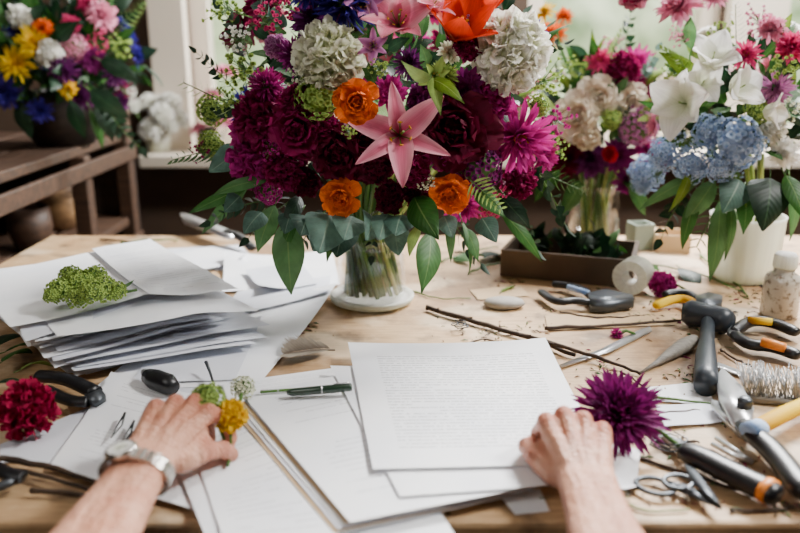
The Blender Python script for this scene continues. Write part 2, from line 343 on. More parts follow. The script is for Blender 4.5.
CN={'pink':'pink','mauve':'mauve','cream':'greenish white','creamw':'creamy white','white':'white','ivory':'ivory','orange':'orange','redor':'red-orange','burg':'burgundy','mag':'dark magenta','magl':'magenta','purple':'purple','violet':'blue-violet','blue':'pale blue','viburnum':'lime green','yellow':'yellow','hotpink':'hot pink','crimson':'crimson','plum':'plum','pinkl':'light pink','red':'red'}
def ell_hit(px,py,c,rad):
    d=ray(px,py); o=CAM-c; S=lambda v:Vector((v.x/rad[0],v.y/rad[1],v.z/rad[2])); D=S(d);O=S(o)
    a=D.dot(D);b=2*O.dot(D);cc=O.dot(O)-1; disc=b*b-4*a*cc
    if disc<0: t=-b/(2*a)
    else: t=(-b-math.sqrt(disc))/(2*a)
    p=CAM+d*t; q=S(p-c); n=Vector((q.x/rad[0],q.y/rad[1],q.z/rad[2])).normalized(); return p,n
def bouquet(name,label,c,rad,foot,items,leaves=(),nfill=60,nback=12,seed=1,backset=(('rose','burg'),),footr=.03,stems=18,leafset=('green','dgreen','lgreen'),lsize=.1,stuffn=160,sprigs=8,zlo=-.6,stuffz=-.9,waist=.8):
    r=random.Random(seed); E=empty(name,foot,label,'flowers'); c=Vector(c); toc=(CAM-c).normalized()
    for it in items:
        k,col,px,py,rp=it[:5]; push=it[5] if len(it)>5 else 0
        p,n=ell_hit(px,py,c,rad); sc=rp/pxm(p); ax=(n*.55+(CAM-p).normalized()*.55+Vector([r.uniform(-.22,.22) for _ in range(3)])).normalized()
        if len(it)>6: ax=Vector(it[6]).normalized()
        p=p+n*(push+r.uniform(-.012,.008))-ax*sc*.45
        S=Matrix.Diagonal((r.uniform(.9,1.1),r.uniform(.9,1.08),r.uniform(.85,1.1),1))
        o=inst(NM[k],flower(k,col,r.randint(0,1)),frame(p,ax,r.uniform(0,6.28) if len(it)<8 else it[7],sc*r.uniform(.95,1.05))@S,E)
        o['label']=CN[col]+' '+NM[k].replace('_',' ')
    for (t,ax_,ay,bx,by,Ya,Yb) in leaves:
        a=yp(ax_,ay,Ya); b=yp(bx,by,Yb); d=b-a; L=d.length*1.1; z=d.normalized(); nrm=(CAM-a).normalized()+Vector((0,0,.35))+Vector([r.uniform(-.6,.6) for _ in range(3)]); y=-(nrm-z*nrm.dot(z)).normalized(); x=y.cross(z)
        Mx=Matrix((x,y,z)).transposed().to_4x4(); Mx.translation=a
        inst('leaf' if t in LEAF else 'sprig',LEAF.get(t) or SPR[t],Mx@Matrix.Rotation(.22,4,'X')@Matrix.Scale(L,4)@Matrix.Diagonal((r.uniform(.8,1.1),1,1,1)),E)
    def rdir(ylo,yhi,zl=-.5):
        while True:
            d=Vector((r.gauss(0,1),r.gauss(0,1),r.gauss(0,1))).normalized()
            if ylo<=d.y<=yhi and d.z>zl: return d
    for i in range(nback):
        d=rdir(.1,1,-.2); p=c+Vector((d.x*rad[0],d.y*rad[1],d.z*rad[2]))*.93; k,col=r.choice(backset)
        inst(NM[k],flower(k,col,r.randint(0,1)),frame(p,d,r.uniform(0,6),min(rad)*r.uniform(.14,.22)),E)
    for i in range(nfill):
        d=rdir(-1,1,zlo); p=c+Vector((d.x*rad[0],d.y*rad[1],d.z*rad[2]))*r.uniform(.72,.92)
        ax=(d+Vector((0,0,-.2 if d.z<.2 else .2))+Vector([r.uniform(-.45,.45) for _ in range(3)])).normalized()
        inst('leaf',LEAF[r.choice(leafset)],frame(p,ax,r.uniform(0,6),lsize*r.uniform(.6,1.15)),E)
    for i in range(sprigs):
        d=rdir(-.7,1,-.1); p=c+Vector((d.x*rad[0],d.y*rad[1],d.z*rad[2]))*.75
        inst('sprig',SPR[r.choice(list(SPR))],frame(p,d+Vector((0,0,.3)),r.uniform(0,6),lsize*r.uniform(1.1,1.7)),E)
    mb=MB()
    for i in range(stuffn):
        d=rdir(-1,1,stuffz); p=c+Vector((d.x*rad[0],d.y*rad[1],d.z*rad[2]))*r.uniform(.3,.78)
        mb.petal(frame(p,d+Vector([r.uniform(-.9,.9) for _ in range(3)]),r.uniform(0,6)),lsize*.7,lsize*.36,-.2,.6,.1,0,'leaf',2,4,r.randint(0,1))
    mk('inner_foliage',mb,['dgreen','green'],parent=E,kind='stuff')
    mb=MB()
    for i in range(stems):
        a=r.uniform(0,6.28); q=math.sqrt(r.random()); b=Vector(foot)+Vector((footr*q*math.cos(a+.9),footr*q*math.sin(a+.9),.006)); top=c+Vector((rad[0]*.4*q*math.cos(a),rad[1]*.4*q*math.sin(a),-rad[2]*.35))
        mid=Vector((foot[0],foot[1],b.z*.45+top.z*.55))+Vector((footr*waist*math.cos(a),footr*waist*math.sin(a),0))*q; mb.tube([b,b.lerp(mid,.5)*1.0,mid,mid.lerp(top,.55),top],.0032,6,r.choice((0,0,1,2)))
    mk('stem_bundle',mb,['stem','stemw','green'],parent=E,kind='stuff')
    return E
# ---------------------------------------------------------------- room
def boxo(name,lo,hi,mat,label=None,cat=None,kind=None,bevel=0,parent=None):
    mb=MB(); mb.box(lo,hi); return mk(name,mb,[mat],label,cat,parent,False,None,kind,bevel=bevel)
def plaster(n,c,d): return simple(n,c,.85,dark=d,scale=3,bs=.1)
M['wallb']=plaster('plaster_taupe','#5c4838','#43342a'); M['walll']=plaster('plaster_dark','#332822','#251d18'); M['frame']=simple('paint_cream','#ece0cd',.5,var=.08,scale=6); M['floor']=woodmat('floor_boards','#382b21','#201812',3,(1,8,1)); M['ceil']=plaster('plaster_white','#7a7067','#6a6058')
YB=2.3
wb=MB()
wins=[(-.60,.25),(.36,.91),(1.06,1.95)]; zs,zt=.80,2.25
wb.box((-1.9,YB,0),(2.6,YB+.16,zs)); wb.box((-1.9,YB,zt),(2.6,YB+.16,2.6))
edges=[-1.9]+[e for w in wins for e in w]+[2.6]
for i in range(0,len(edges),2): wb.box((edges[i],YB,zs),(edges[i+1],YB+.16,zt))
mk('wall_back',wb,['wallb'],kind='structure',smooth=False)
boxo('wall_left',(-2.0,-1.6,0),(-1.9,YB+.16,2.6),'walll',kind='structure')
boxo('wall_right',(2.6,-1.6,0),(2.7,YB+.16,2.6),'walll',kind='structure')
boxo('wall_rear',(-2.0,-1.7,0),(2.7,-1.6,2.6),'walll',kind='structure')
boxo('floor',(-2.0,-1.6,-.1),(2.7,YB+.16,0),'floor',kind='structure')
boxo('ceiling',(-2.0,-1.6,2.6),(2.7,YB+.16,2.7),'ceil',kind='structure')
for i,(a,b) in enumerate(wins):
    mb=MB(); y0,y1=YB+.03,YB+.09
    mb.box((a,y0,zs),(a+.05,y1,zt)); mb.box((b-.05,y0,zs),(b,y1,zt)); mb.box((a,y0,zs),(b,y1,zs+.06)); mb.box((a,y0,zt-.05),(b,y1,zt))
    if i==0: mb.box(((a+b)/2-.02,y0,zs),((a+b)/2+.02,y1,zt))
    if i==2: mb.box((1.52,y0,zs),(1.56,y1,zt))
    mb.box((a,y0,1.62),(b,y1,1.65))
    W=mk('window_%d'%(i+1),mb,['frame'],kind='structure',smooth=False)
    mb=MB(); mb.box((a+.05,y0+.025,zs+.06),(b-.05,y0+.03,zt-.05)); mk('window_pane',mb,['glass'],parent=W,smooth=False)
boxo('trim_1',(-.72,YB-.16,zs-.035),(2.3,YB+.03,zs),'frame',kind='structure',bevel=.004)
boxo('trim_2',(.915,YB-.04,zs),(1.055,YB,2.25),'frame',kind='structure',bevel=.003)
boxo('trim_3',(-.70,YB-.04,zs),(-.60,YB,2.25),'frame',kind='structure',bevel=.003)
M['grass']=simple('lawn','#9fb070',.9,dark='#748a50',scale=5,bs=.2); M['bush']=simple('hedge_leaves','#ccd6ae',.7,dark='#54713c',scale=2.6,bs=.8)
mb=MB(); mb.box((-14,YB+.16,-.12),(16,22,-.02)); mk('ground_garden',mb,['grass'],kind='structure',smooth=False)
mb=MB(); rows=[]
for i in range(26):
    t=i/25; row=[]
    for j in range(121):
        x=-9+20*j/120; ang=math.pi*t; top=2.4+1.1*noise.noise(Vector((x*.55,3,0))); z=-.02+top*math.sin(ang); y=8-1.2*math.cos(ang)*(1+.2*math.sin(x)); n_=noise.noise(Vector((x*1.3,y*1.3,z*1.3)))*.45+noise.noise(Vector((x*4,y*4,z*4)))*.2
        row.append(Vector((x,y+n_*(-1 if t<.5 else 1),max(-.02,z+n_*.6*math.sin(ang)))))
    rows.append(row)
mb.grid(rows); mk('hedge',mb,['bush'],'tall pale green garden hedge beyond the windows','hedge')
# ---------------------------------------------------------------- table
def tablemat():
    m,nt,b,o=newmat('worktable_surface'); t=ntex(nt,5,6,rough=.65); col=mixc(nt,lin('#cfae84'),lin('#a67f55'),ramp(nt,t,.38,.68))
    g=ntex(nt,8,5,stretch=(3,40,3)); col=mixc(nt,col,lin('#85623f'),mth(nt,'MULTIPLY',ramp(nt,g,.45,.74),.6))
    s2=ntex(nt,11,4); col=mixc(nt,col,lin('#e2cfb0'),mth(nt,'MULTIPLY',ramp(nt,s2,.53,.63),.5))
    s=ntex(nt,24,4); col=mixc(nt,col,lin('#55402e'),mth(nt,'MULTIPLY',ramp(nt,s,.55,.68),.6))
    s3=ntex(nt,4.5,6,rough=.7); col=mixc(nt,col,lin('#6e5239'),mth(nt,'MULTIPLY',ramp(nt,s3,.51,.61),.55))
    nt.links.new(col,b.inputs['Base Color']); b.inputs['Roughness'].default_value=.6; bump(nt,b,g,.25,.001); return m
M['table']=tablemat()
TX0=-.655
TB=empty('work_table',(.25,.95,0),'worn beige wooden worktable covered in papers and tools','table')
boxo('table_top',(TX0,.508,T-.035),(1.25,1.42,T),'table',parent=TB,bevel=.004)
boxo('apron',(TX0+.06,.57,T-.13),(1.18,.59,T-.035),'lwood',parent=TB); boxo('apron',(TX0+.06,1.35,T-.13),(1.18,1.37,T-.035),'lwood',parent=TB)
for x in (TX0+.02,1.13):
    for y in (.57,1.32): boxo('leg',(x,y,0),(x+.05,y+.05,T-.035),'lwood',parent=TB,bevel=.003)
# ---------------------------------------------------------------- papers
pn=[0]
def quad(TL,TR,BR,BL,h,mat='paper',label='loose white paper sheet lying on the worktable',group='loose papers',wave=.0008,thick=0.0,lift=None,name='paper_sheet'):
    q=[tp(*p,h) for p in (TL,TR,BR,BL)]; pn[0]+=1; sd=pn[0]*3.7; rows=[]; nr,nc=16,12
    for i in range(nr+1):
        v=i/nr; row=[]
        for j in range(nc+1):
            u=j/nc; p=q[3].lerp(q[2],u).lerp(q[0].lerp(q[1],u),v); z=T+h+wave*(noise.noise(Vector((u*2+sd,v*2,sd)))+1)*.9
            if lift: z+=lift[2]*max(0,1-math.hypot(u-lift[0],v-lift[1])/.6)**2
            row.append(Vector((p.x,p.y,z)))
        rows.append(row)
    mb=MB(); mb.grid(rows); return mk(name,mb,[mat],label,'paper',group=group,solid=thick)
quad((150,250),(240,245),(262,268),(140,275),.001,'paper2'); quad((225,262),(332,250),(340,285),(222,292),.003,'paper',lift=(0,1,.02)); quad((165,256),(215,246),(248,262),(190,272),.006,'paper',lift=(1,0,.012)); quad((245,270),(300,262),(318,284),(262,294),.010,'paper2',lift=(0,0,.012))
quad((205,300),(337,291),(256,388),(95,388),.003,'paper',lift=(1,1,.012)); quad((238,292),(330,276),(330,296),(215,318),.008,'paper2',lift=(1,0,.008)); quad((170,330),(262,322),(235,380),(130,384),.0055,'paper2',lift=(1,1,.008))
quad((222,384),(352,366),(362,400),(235,420),.0055,'hand')
quad((0,445),(88,408),(140,468),(0,463),.001,'paper2'); quad((112,379),(262,408),(203,513),(48,468),.004,'hand','white paper sheet with small tool sketches beside the hand',lift=(0,1,.008)); quad((180,372),(270,384),(262,412),(160,402),.0025,'paper2')
quad((190,440),(270,400),(350,565),(232,565),.0085,'hand','handwritten white sheet beneath the printed pages'); quad((178,470),(230,440),(260,560),(215,560),.0065,'paper'); quad((300,505),(420,480),(470,560),(350,565),.0045,'paper','white paper sheet edge at the table front')
for i in range(6):
    o=(5-i)*3.6; quad((243-o*.6,399+o),(440,352+o*.3),(546-o*1.2,485+o*.5),(349-o*1.0,521+o*.8),.0085+i*.0010,'manila' if i%3==1 else ('paper2' if i%3==2 else 'paper'),'white page in a fanned sheaf under the printed page','fanned pages',.0003)
quad((243,396),(430,356),(548,484),(350,523),.0150,'hand','white page with notes topping the fanned sheaf','fanned pages',.0006)
quad((330,366),(560,372),(580,484),(400,497),.0170,'paper',wave=.0006)
quad((348,343),(545,345),(612,464),(373,470),.0192,'text','white page of dense printed text in front of the bouquet',wave=.0010,lift=(1,1,.008))
quad((545,316),(668,310),(676,325),(548,331),.001,'manila','beige paper scrap under the tools','paper scraps'); quad((642,388),(705,382),(715,404),(640,402),.001,'paper','torn white paper scrap under the shears','paper scraps')
quad((655,406),(712,403),(728,422),(665,427),.003,'paper2','torn pale paper scrap under the shears','paper scraps'); quad((604,446),(640,455),(636,492),(580,495),.001,'paper','crumpled white paper scrap under the hand','paper scraps',.008)
quad((500,497),(540,490),(550,512),(515,516),.001,'paper','small white paper corner at the table front','paper scraps'); quad((470,290),(520,286),(530,296),(478,300),.001,'manila','beige paper scrap under the tools','paper scraps')
rp=random.Random(3)
def lp(a,b,t): return (a[0]+(b[0]-a[0])*t,a[1]+(b[1]-a[1])*t)
for i in range(32):
    f=i/31; h=.002+i*.0017; dx=rp.uniform(-17,17); dy=rp.uniform(-4,4); s_=rp.uniform(-15,15); ex=rp.uniform(-64,26); ey=rp.uniform(-13,6)
    quad((lp((10,312),(-5,272),f)[0]+dx,lp((10,312),(-20,270),f)[1]+dy),(lp((160,300),(140,250),f)[0]+dx+s_,lp((160,300),(140,250),f)[1]+dy),(lp((228,350),(226,304),f)[0]+dx+s_+ex,lp((228,350),(226,304),f)[1]+dy+ey),(lp((78,376),(40,334),f)[0]+dx+ey,lp((78,376),(40,334),f)[1]+dy+s_*.6),h,'paper' if rp.random()<.55 else 'paper2','thin white document in a leaning messy pile','piled documents',.0007,0,(.7,0,.008*f))
quad((-30,280),(128,245),(205,294),(10,328),.0590,'paper','large white sheet on top of the document pile','piled documents',.002,lift=(.7,0,.011)); quad((92,250),(150,240),(238,290),(150,302),.0640,'hand','white sheet with faint notes on the document pile','piled documents',.002,lift=(0,0,.008))
# ---------------------------------------------------------------- main bouquet
MC=Vector((-.02,1.04,1.02)); MR=(.225,.19,.205)
foot=tp(372,301); foot.z=T+.010
items=[('lilyn','pink',399,130,54,.025,(.05,-1,.2),.15),('lilyw','pink',396,26,42,.03,(-.1,-.85,.55)),('lilyw','pink',430,12,32,.02,(.4,-.6,.8)),('lily','mauve',374,50,20,.02),('lilyw','mauve',364,10,26,.02),('cup','redor',458,30,46,.015,(.2,-.75,.75)),('cup','redor',480,8,36,.015,(.4,-.5,.9)),
 ('pompr','cream',328,62,40,.018),('pompr','creamw',500,60,40,.022),('rose2','orange',360,102,20,.02),('rose2','orange',341,194,18,.02),('rose2','orange',447,190,19,.02),
 ('rose2','burg',334,157,31),('rose2','mag',298,130,27),('pomp','mag',255,122,38),('pomp','magl',248,165,26),('pomp','mag',283,172,24),('rose2','burg',452,128,36,.01),('pomp','mag',298,98,20),('carn','magl',392,92,18),
 ('mum','magl',512,140,44,.01),('pomp','magl',492,102,28),('clus','plum',478,165,26),('clus','hotpink',492,212,16,.01),('mum','magl',468,212,20),('pomp','plum',430,100,22),
 ('clus','viburnum',208,112,17,.01),('clus','viburnum',213,146,16,.02),('clus','cream',222,160,11),('hyd','viburnum',318,96,22),('spiky','violet',345,8,34,.02),('spiky','violet',320,0,28,.03),('mum','purple',310,22,26),('pomp','mauve',274,44,13),('mum','plum',292,56,20),
 ('spray','hotpink',262,20,42),('spray','viburnum',245,70,48),('spray','viburnum',540,80,44),('spiky','violet',524,44,22,.02),('carn','plum',470,90,22),('spiky','viburnum',447,75,18),('lily','viburnum',432,78,18,.02),
 ('mum','magl',545,158,20),('spray','magl',552,120,36),('pomp','burg',372,172,24),('pomp','mag',412,170,22),('pomp','burg',390,200,18),('rose','burg',365,140,22),('pomp','magl',445,158,18),('spiky','magl',258,86,24),('carn','magl',235,134,18),
 ('pomp','mag',470,45,16),('mum','purple',410,62,18),('carn','cream',455,48,12),('clus','viburnum',545,105,13),('spray','white',240,40,38),('pomp','mag',320,128,17),('pomp','mag',520,180,20),('pomp','burg',300,190,18),('clus','magl',266,192,14),('pomp','burg',420,198,16),('spray','viburnum',232,100,34),('spray','mag',205,150,28),('spray','viburnum',230,12,38),('spray','hotpink',290,10,34),('spray','viburnum',560,150,34),('spray','cream',300,78,26),('spray','mauve',470,30,26),('spray','viburnum',380,70,24),('spray','magl',270,150,28),('spray','hotpink',500,195,26),('spray','cream',425,180,20),('spray','viburnum',350,130,20)]
lv=[('green',275,205,258,250,.92,.90),('green',287,218,291,292,.9,.88),('euc',330,214,318,254,.88,.84),('euc',308,216,300,238,.88,.84),('euc',352,216,344,242,.88,.84),('euc',372,216,362,240,.88,.84),('euc',388,214,380,242,.88,.84),('euc',402,215,396,238,.88,.84),('big',414,196,438,238,.88,.83),('big',430,232,421,290,.88,.84),('euc',346,228,338,258,.9,.87),('euc',396,228,400,256,.9,.87),('euc',322,232,312,252,.9,.87),('euc2',380,205,378,252,.93,.92),('euc',444,216,452,238,.9,.88),('euc',292,212,286,234,.9,.88),('euc2',330,206,300,262,.92,.9),
 ('slim',462,222,474,274,.88,.86),('green',466,228,478,260,.88,.86),('euc',482,218,496,242,.9,.88),('dgreen',500,196,530,228,.92,.9),('slim',250,185,186,214,.95,.93),('slim',268,180,212,192,.92,.9),('green',474,190,504,216,.9,.87),('lgreen',420,225,408,254,.88,.86),('slim',448,215,452,262,.9,.88),('slim',340,215,326,262,.9,.88),('slim',300,215,276,268,.9,.88),
 ('dgreen',300,195,284,228,.92,.88),('euc',262,212,246,234,.9,.88),('euc',240,196,224,212,.92,.9),('euc2',520,150,568,212,.95,.97),('lgreen',480,60,548,30,.95,.97),('lgreen',430,80,462,98,.84,.8),('lgreen',430,80,405,66,.84,.8),('lgreen',432,78,440,110,.84,.8),
 ('fern',470,180,498,206,.86,.82),('euc2',250,60,216,14,.98,1.),('euc',240,150,212,170,.95,.95),('fernd',530,170,578,190,1.0,1.0),('euc2',440,200,484,254,.95,.95),('euc2',300,195,256,240,.95,.95),('fern',240,110,190,86,.98,1.0),('fernd',235,150,180,160,.98,1.0),('euc2',235,90,196,60,1.0,1.0),('slim',530,60,566,20,1.0,1.0),('slim',250,180,200,236,.98,.96),('slim',500,210,545,262,.94,.92),('euc2',270,200,215,224,.94,.94),('euc2',500,190,540,240,.95,.95)]
bouquet('flower_bouquet','huge mixed bouquet of pink lilies, burgundy roses and greenery',MC,MR,foot,items,lv,46,24,11,(('rose','burg'),('carn','mag'),('peony','pink'),('hyd','cream'),('mum','magl'),('spiky','violet')),.041,90,lsize=.048,stuffn=420,sprigs=12,zlo=-.25,stuffz=-.45,leafset=('green','dgreen','dgreen','slim','euc','lgreen'),waist=.9)
f0=tp(372,301)
mb=MB(); mb.lathe([(.0,.009),(.044,.009),(.048,.016),(.047,.05),(.044,.08),(.043,.090),(.046,.095),(.044,.095),(.041,.089),(.042,.08),(.045,.05),(.045,.018),(.0,.013)],f0,40); 
V=mk('glass_vase',mb,['glass'],'clear waisted glass vase holding the large bouquet','vase',smooth=True)
mb=MB(); mb.lathe([(0,0.001),(.050,.001),(.057,.004),(.059,.010),(.056,.012),(.052,.008),(.046,.007),(0,.007)],f0,40); mk('saucer',mb,['white'],'white round glazed saucer under the glass vase','saucer')
# ---------------------------------------------------------------- back right bouquets
c1=yp(602,122,1.36); foot1=yp(592,232,1.345); foot1.z=T+.008
bouquet('flower_bouquet','ivory ranunculus, magenta and orange bouquet in a glass jar',c1,(.115,.09,.135),foot1,
 [('rose2','ivory',578,116,22,.01),('rose2','ivory',598,96,18,.01),('pomp','ivory',588,136,14),('mum','magl',640,58,20),('pomp','mag',622,68,18),('mum','orange',560,42,17,.02),('mum','yellow',554,26,12,.03),('mum','orange',572,30,11,.03),('carn','burg',568,158,24,.01),('carn','purple',592,160,20),('clus','mauve',640,128,22,.01),('carn','magl',648,150,16),
  ('rose','red',607,150,9,.02),('carn','plum',620,160,18),('mum','hotpink',600,60,16),('rose2','ivory',632,100,14),('rose2','ivory',660,90,12,.02),('pomp','mag',645,88,15),('spray','viburnum',575,70,30),('spray','pinkl',615,40,28),('carn','plum',630,180,16),('clus','viburnum',612,120,12),('mum','purple',660,165,14),('spray','viburnum',650,110,26)],
 [('green',560,170,535,200,1.28,1.27),('big',580,180,560,215,1.27,1.25),('green',630,180,645,215,1.27,1.26),('lgreen',640,90,680,60,1.3,1.3),('lgreen',600,60,590,30,1.33,1.33),('slim',620,180,655,205,1.3,1.3)],40,10,21,(('carn','mag'),('rose','ivory')),.03,16,lsize=.055,stuffn=200,sprigs=6,zlo=-.3,stuffz=-.5)
f1=Vector((foot1.x,foot1.y,T)); mb=MB(); mb.lathe([(0,.001),(.044,.001),(.048,.008),(.047,.08),(.042,.095),(.042,.11),(.040,.11),(.040,.094),(.045,.079),(.045,.01),(0,.005)],f1,36); mk('glass_jar',mb,['glass'],'clear glass jar holding the ivory and magenta bouquet','vase')
c2=yp(740,118,1.14); foot2=yp(741,272,1.14); foot2.z=T+.012
bouquet('flower_bouquet','white lily, pale blue hydrangea and pink bouquet in white vase',c2,(.125,.11,.145),foot2,
 [('amar','white',686,104,38,.02,(-.6,-.7,.1)),('amar','white',742,90,34,.02,(.5,-.7,.4)),('amar','white',716,62,32,.02,(-.1,-.6,.8)),('amar','white',768,112,24,.015,(.7,-.6,.0)),('amar','white',704,84,28,.01,(-.2,-.9,.4)),('hyd','blue',738,142,24,.02),('hyd','blue',708,132,16,.01),('hyd','blue',656,168,17,.02),('hyd','blue',698,160,17,.02),('hyd','blue',674,150,14,.02),('hyd','blue',722,160,13,.02),('hyd','blue',648,184,9,.02),('spray','blue',668,168,26,.02),('spray','blue',735,165,22,.02),('spray','blue',690,140,24,.02),('spray','blue',755,140,22,.02),('pomp','white',778,132,15),
  ('mum','hotpink',745,58,15,.02),('carn','hotpink',790,48,18,.01),('mum','mauve',775,90,18,.01),('carn','pinkl',688,14,22,.02),('peony','pinkl',655,8,20,.03),('carn','hotpink',640,0,18,.03),('carn','pinkl',770,30,16),('spray','viburnum',780,70,34),('clus','viburnum',760,112,13),('carn','white',788,156,16),('mum','pinkl',720,6,16,.02),('spray','pinkl',760,20,34),('spray','viburnum',668,100,30),('spray','cream',790,110,30),('spray','viburnum',720,30,30),('spray','viburnum',672,70,28),('spray','pinkl',675,30,28)],
 [('heart',770,178,764,228,1.04,1.0),('green',715,180,685,222,1.05,1.04),('slim',705,175,640,205,1.06,1.05),('green',785,175,804,218,1.04,1.0),('slim',720,200,712,284,1.06,1.04),('slim',730,200,728,262,1.06,1.04),('slim',790,180,795,240,1.05,1.02),('euc',740,180,722,212,1.04,1.02),('lgreen',700,80,662,52,1.1,1.1),('lgreen',690,170,672,212,1.05,1.04),('slim',700,190,680,250,1.05,1.04),('euc2',700,180,670,236,1.08,1.06),('slim',680,120,640,100,1.1,1.1),('slim',760,60,800,20,1.1,1.1),('green',745,190,744,232,1.05,1.02),('fernd',730,180,700,240,1.08,1.06)],22,10,33,(('peony','white'),('carn','pinkl')),.025,14,lsize=.05,stuffn=230,sprigs=5,zlo=-.2,stuffz=-.4,leafset=('green','slim','lgreen'))
f2=Vector((foot2.x,foot2.y,T)); mb=MB(); mb.lathe([(0,.001),(.038,.001),(.046,.01),(.052,.05),(.053,.095),(.054,.1),(.051,.1),(.050,.05),(.043,.014),(0,.01)],f2,40); mk('ceramic_vase',mb,['white'],'white ceramic vase holding lilies and blue hydrangea','vase')
# ---------------------------------------------------------------- left rack + bouquet
RK=empty('wooden_rack',(-1.1,1.6,0),'rough brown slatted wooden shelving rack','shelf')
def pl(n,lo,hi,m='wood'): return boxo(n,lo,hi,m,parent=RK,bevel=.003)
x0,x1,y0,y1=-1.5,-.668,1.22,1.95
for x in (x0,x1-.035):
    for y in (y0,(y0+y1)/2+.06,y1-.035): pl('post',(x,y,0),(x+.035,y+.035,.985 if y>1.9 and x>-1 else .865),'wood')
for z in (.865,.655,.35):
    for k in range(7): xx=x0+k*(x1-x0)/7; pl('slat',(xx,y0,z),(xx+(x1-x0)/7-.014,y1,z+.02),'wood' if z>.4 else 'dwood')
for z in (.60,.82): pl('rail',(x1,y0,z),(x1+.010,y1,z+.035))
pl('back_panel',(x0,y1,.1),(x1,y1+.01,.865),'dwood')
for k,(x,y,rr,hh) in enumerate([(-1.02,1.66,.055,.1),(-.90,1.78,.05,.12),(-.78,1.60,.045,.09),(-.80,1.80,.05,.11)]):
    mb=MB(); mb.lathe([(0,.001),(rr*.7,.001),(rr,hh*.5),(rr*.92,hh),(rr*.85,hh),(rr*.9,hh*.5),(rr*.6,.01),(0,.01)],(x,y,.677),24); mk('plant_pot',mb,['lwood' if k==3 else ('wood' if k!=1 else 'black')],'dark empty clay pot on the rack shelf','pot',group='rack pots')
c3=yp(48,62,1.66); foot3=Vector((c3.x,1.70,.899))
bouquet('flower_bouquet','yellow, white, pink and purple bouquet in a dark pot',c3,(.19,.15,.155),foot3,
 [('mum','yellow',14,62,20,.01),('mum','yellow',34,42,16,.01),('carn','orange',42,30,12),('carn','yellow',68,88,10,.01),('pomp','white',50,52,15,.01),('pomp','white',22,18,14),('carn','pinkl',98,22,16,.02),('carn','hotpink',85,10,14,.02),('mum','violet',5,95,18,.01),('mum','purple',62,70,16,.01),('mum','purple',112,74,16,.02),('clus','pinkl',75,45,14),('mum','violet',10,22,14),('mum','purple',80,100,14),('carn','plum',95,60,14),('spray','hotpink',100,40,30),('mum','purple',118,100,12,.02),('carn','hotpink',70,24,10),('mum','violet',40,110,14),('spray','viburnum',120,50,30),('spray','mag',125,90,26)],
 [('dgreen',90,90,128,118,1.5,1.5),('dgreen',70,100,85,140,1.5,1.5),('dgreen',100,60,138,80,1.5,1.5),('dgreen',95,105,115,140,1.55,1.55),('euc2',100,90,140,140,1.55,1.55),('slim',90,110,105,150,1.55,1.55),('dgreen',20,100,30,140,1.55,1.55)],60,10,44,(('mum','violet'),),.03,12,leafset=('dgreen','dgreen','green'),lsize=.075,stuffn=300,sprigs=6,zlo=-.4,stuffz=-.6)
mb=MB(); mb.lathe([(0,.001),(.06,.001),(.085,.05),(.09,.09),(.075,.115),(.07,.115),(.08,.09),(.075,.05),(.05,.01),(0,.008)],(foot3.x,foot3.y,.886),30); mk('plant_pot',mb,['dwood'],'dark round pot holding a mixed bouquet on the rack','pot')
for (px,py,col,k,n,s,lab) in [(157,128,'white','pomp',13,.03,'fluffy white flowers in a small pot on the windowsill'),(208,85,'pinkl','carn',7,.035,'pale pink flowers in a small pot on the windowsill')]:
    Y=2.21; p=yp(px,py,Y); E=empty('potted_flowers',(p.x,Y,zs+.001),lab,'flowers')
    mb=MB(); mb.lathe([(0,0),(.028,0),(.036,.05),(.033,.05),(.026,.005),(0,.005)],(p.x,Y,zs+.001),20); mk('pot',mb,['white'],parent=E)
    r=random.Random(px)
    for i in range(n):
        q=Vector((p.x+r.uniform(-.08,.08),Y+r.uniform(-.05,.02),zs+.05+r.uniform(.0,.12 if k=='pomp' else .2))); d=q-Vector((p.x,Y,zs+.0))
        mb=MB(); mb.tube([(p.x,Y,zs+.01),q],.0015,5); mk('stem',mb,['stem'],parent=E)
        inst(NM[k],flower(k,col,i%2),frame(q,d,r.uniform(0,6),s*r.uniform(.7,1.3)),E)
# ---------------------------------------------------------------- loose flowers
def loose(name,k,col,px,py,rp,ax,lab,h=None,stem=None,sm='stem'):
    p0=tp(px,py,.02); sc=rp/pxm(p0); p=tp(px,py,h if h is not None else sc*.75)
    E=empty(name,(p.x,p.y,T),lab,'flower'); ax=Vector(ax).normalized()
    inst('flower_head',flower(k,col),frame(p-ax*sc*.3,ax,.5,sc),E)
    if stem:
        mb=MB(); q=tp(*stem[:2],stem[2] if len(stem)>2 else .004); m=(p+q)/2+Vector((0,0,.004)); mb.tube([p-ax*sc*.3,m,q],[.0022,.002,.0018],6); mk('stem',mb,[sm],parent=E)
    return E
loose('chrysanthemum','mumf','plum',620,408,44,(-.1,-.6,.75),'large deep purple chrysanthemum head lying by the hand',.042,(690,455))
loose('carnation','pomp','crimson',24,405,30,(.1,-.5,.8),'round crimson pink flower head on the papers',.034,(-20,395,.012))
loose('carnation','pomp','magl',664,283,15,(.1,-.6,.7),'small bright magenta flower head among the tools',.020,(690,292))
loose('cornflower','spiky','magl',617,333,8,(0,-.4,.9),'tiny pink blossom beside the sticks',.006,(635,334))
E=empty('viburnum_sprig',tp(88,288,.070),'lime green viburnum cluster lying on the document pile','flower')
for (px,py,rp_,k_,hh) in [(60,291,15,'clus',.082),(80,284,16,'clus',.086),(103,290,16,'clus',.084),(80,297,14,'clus',.082),(95,277,13,'clus',.09),(116,291,11,'clus',.082),(70,276,12,'clus',.086),(92,292,14,'clus',.088),(52,296,9,'clus',.080)]:
    p=tp(px,py,hh); sc=rp_/pxm(p); inst('floret_cluster',flower(k_,'viburnum',px%2),frame(p,(.1*(px-85)/20,-.3,1),px,sc),E)
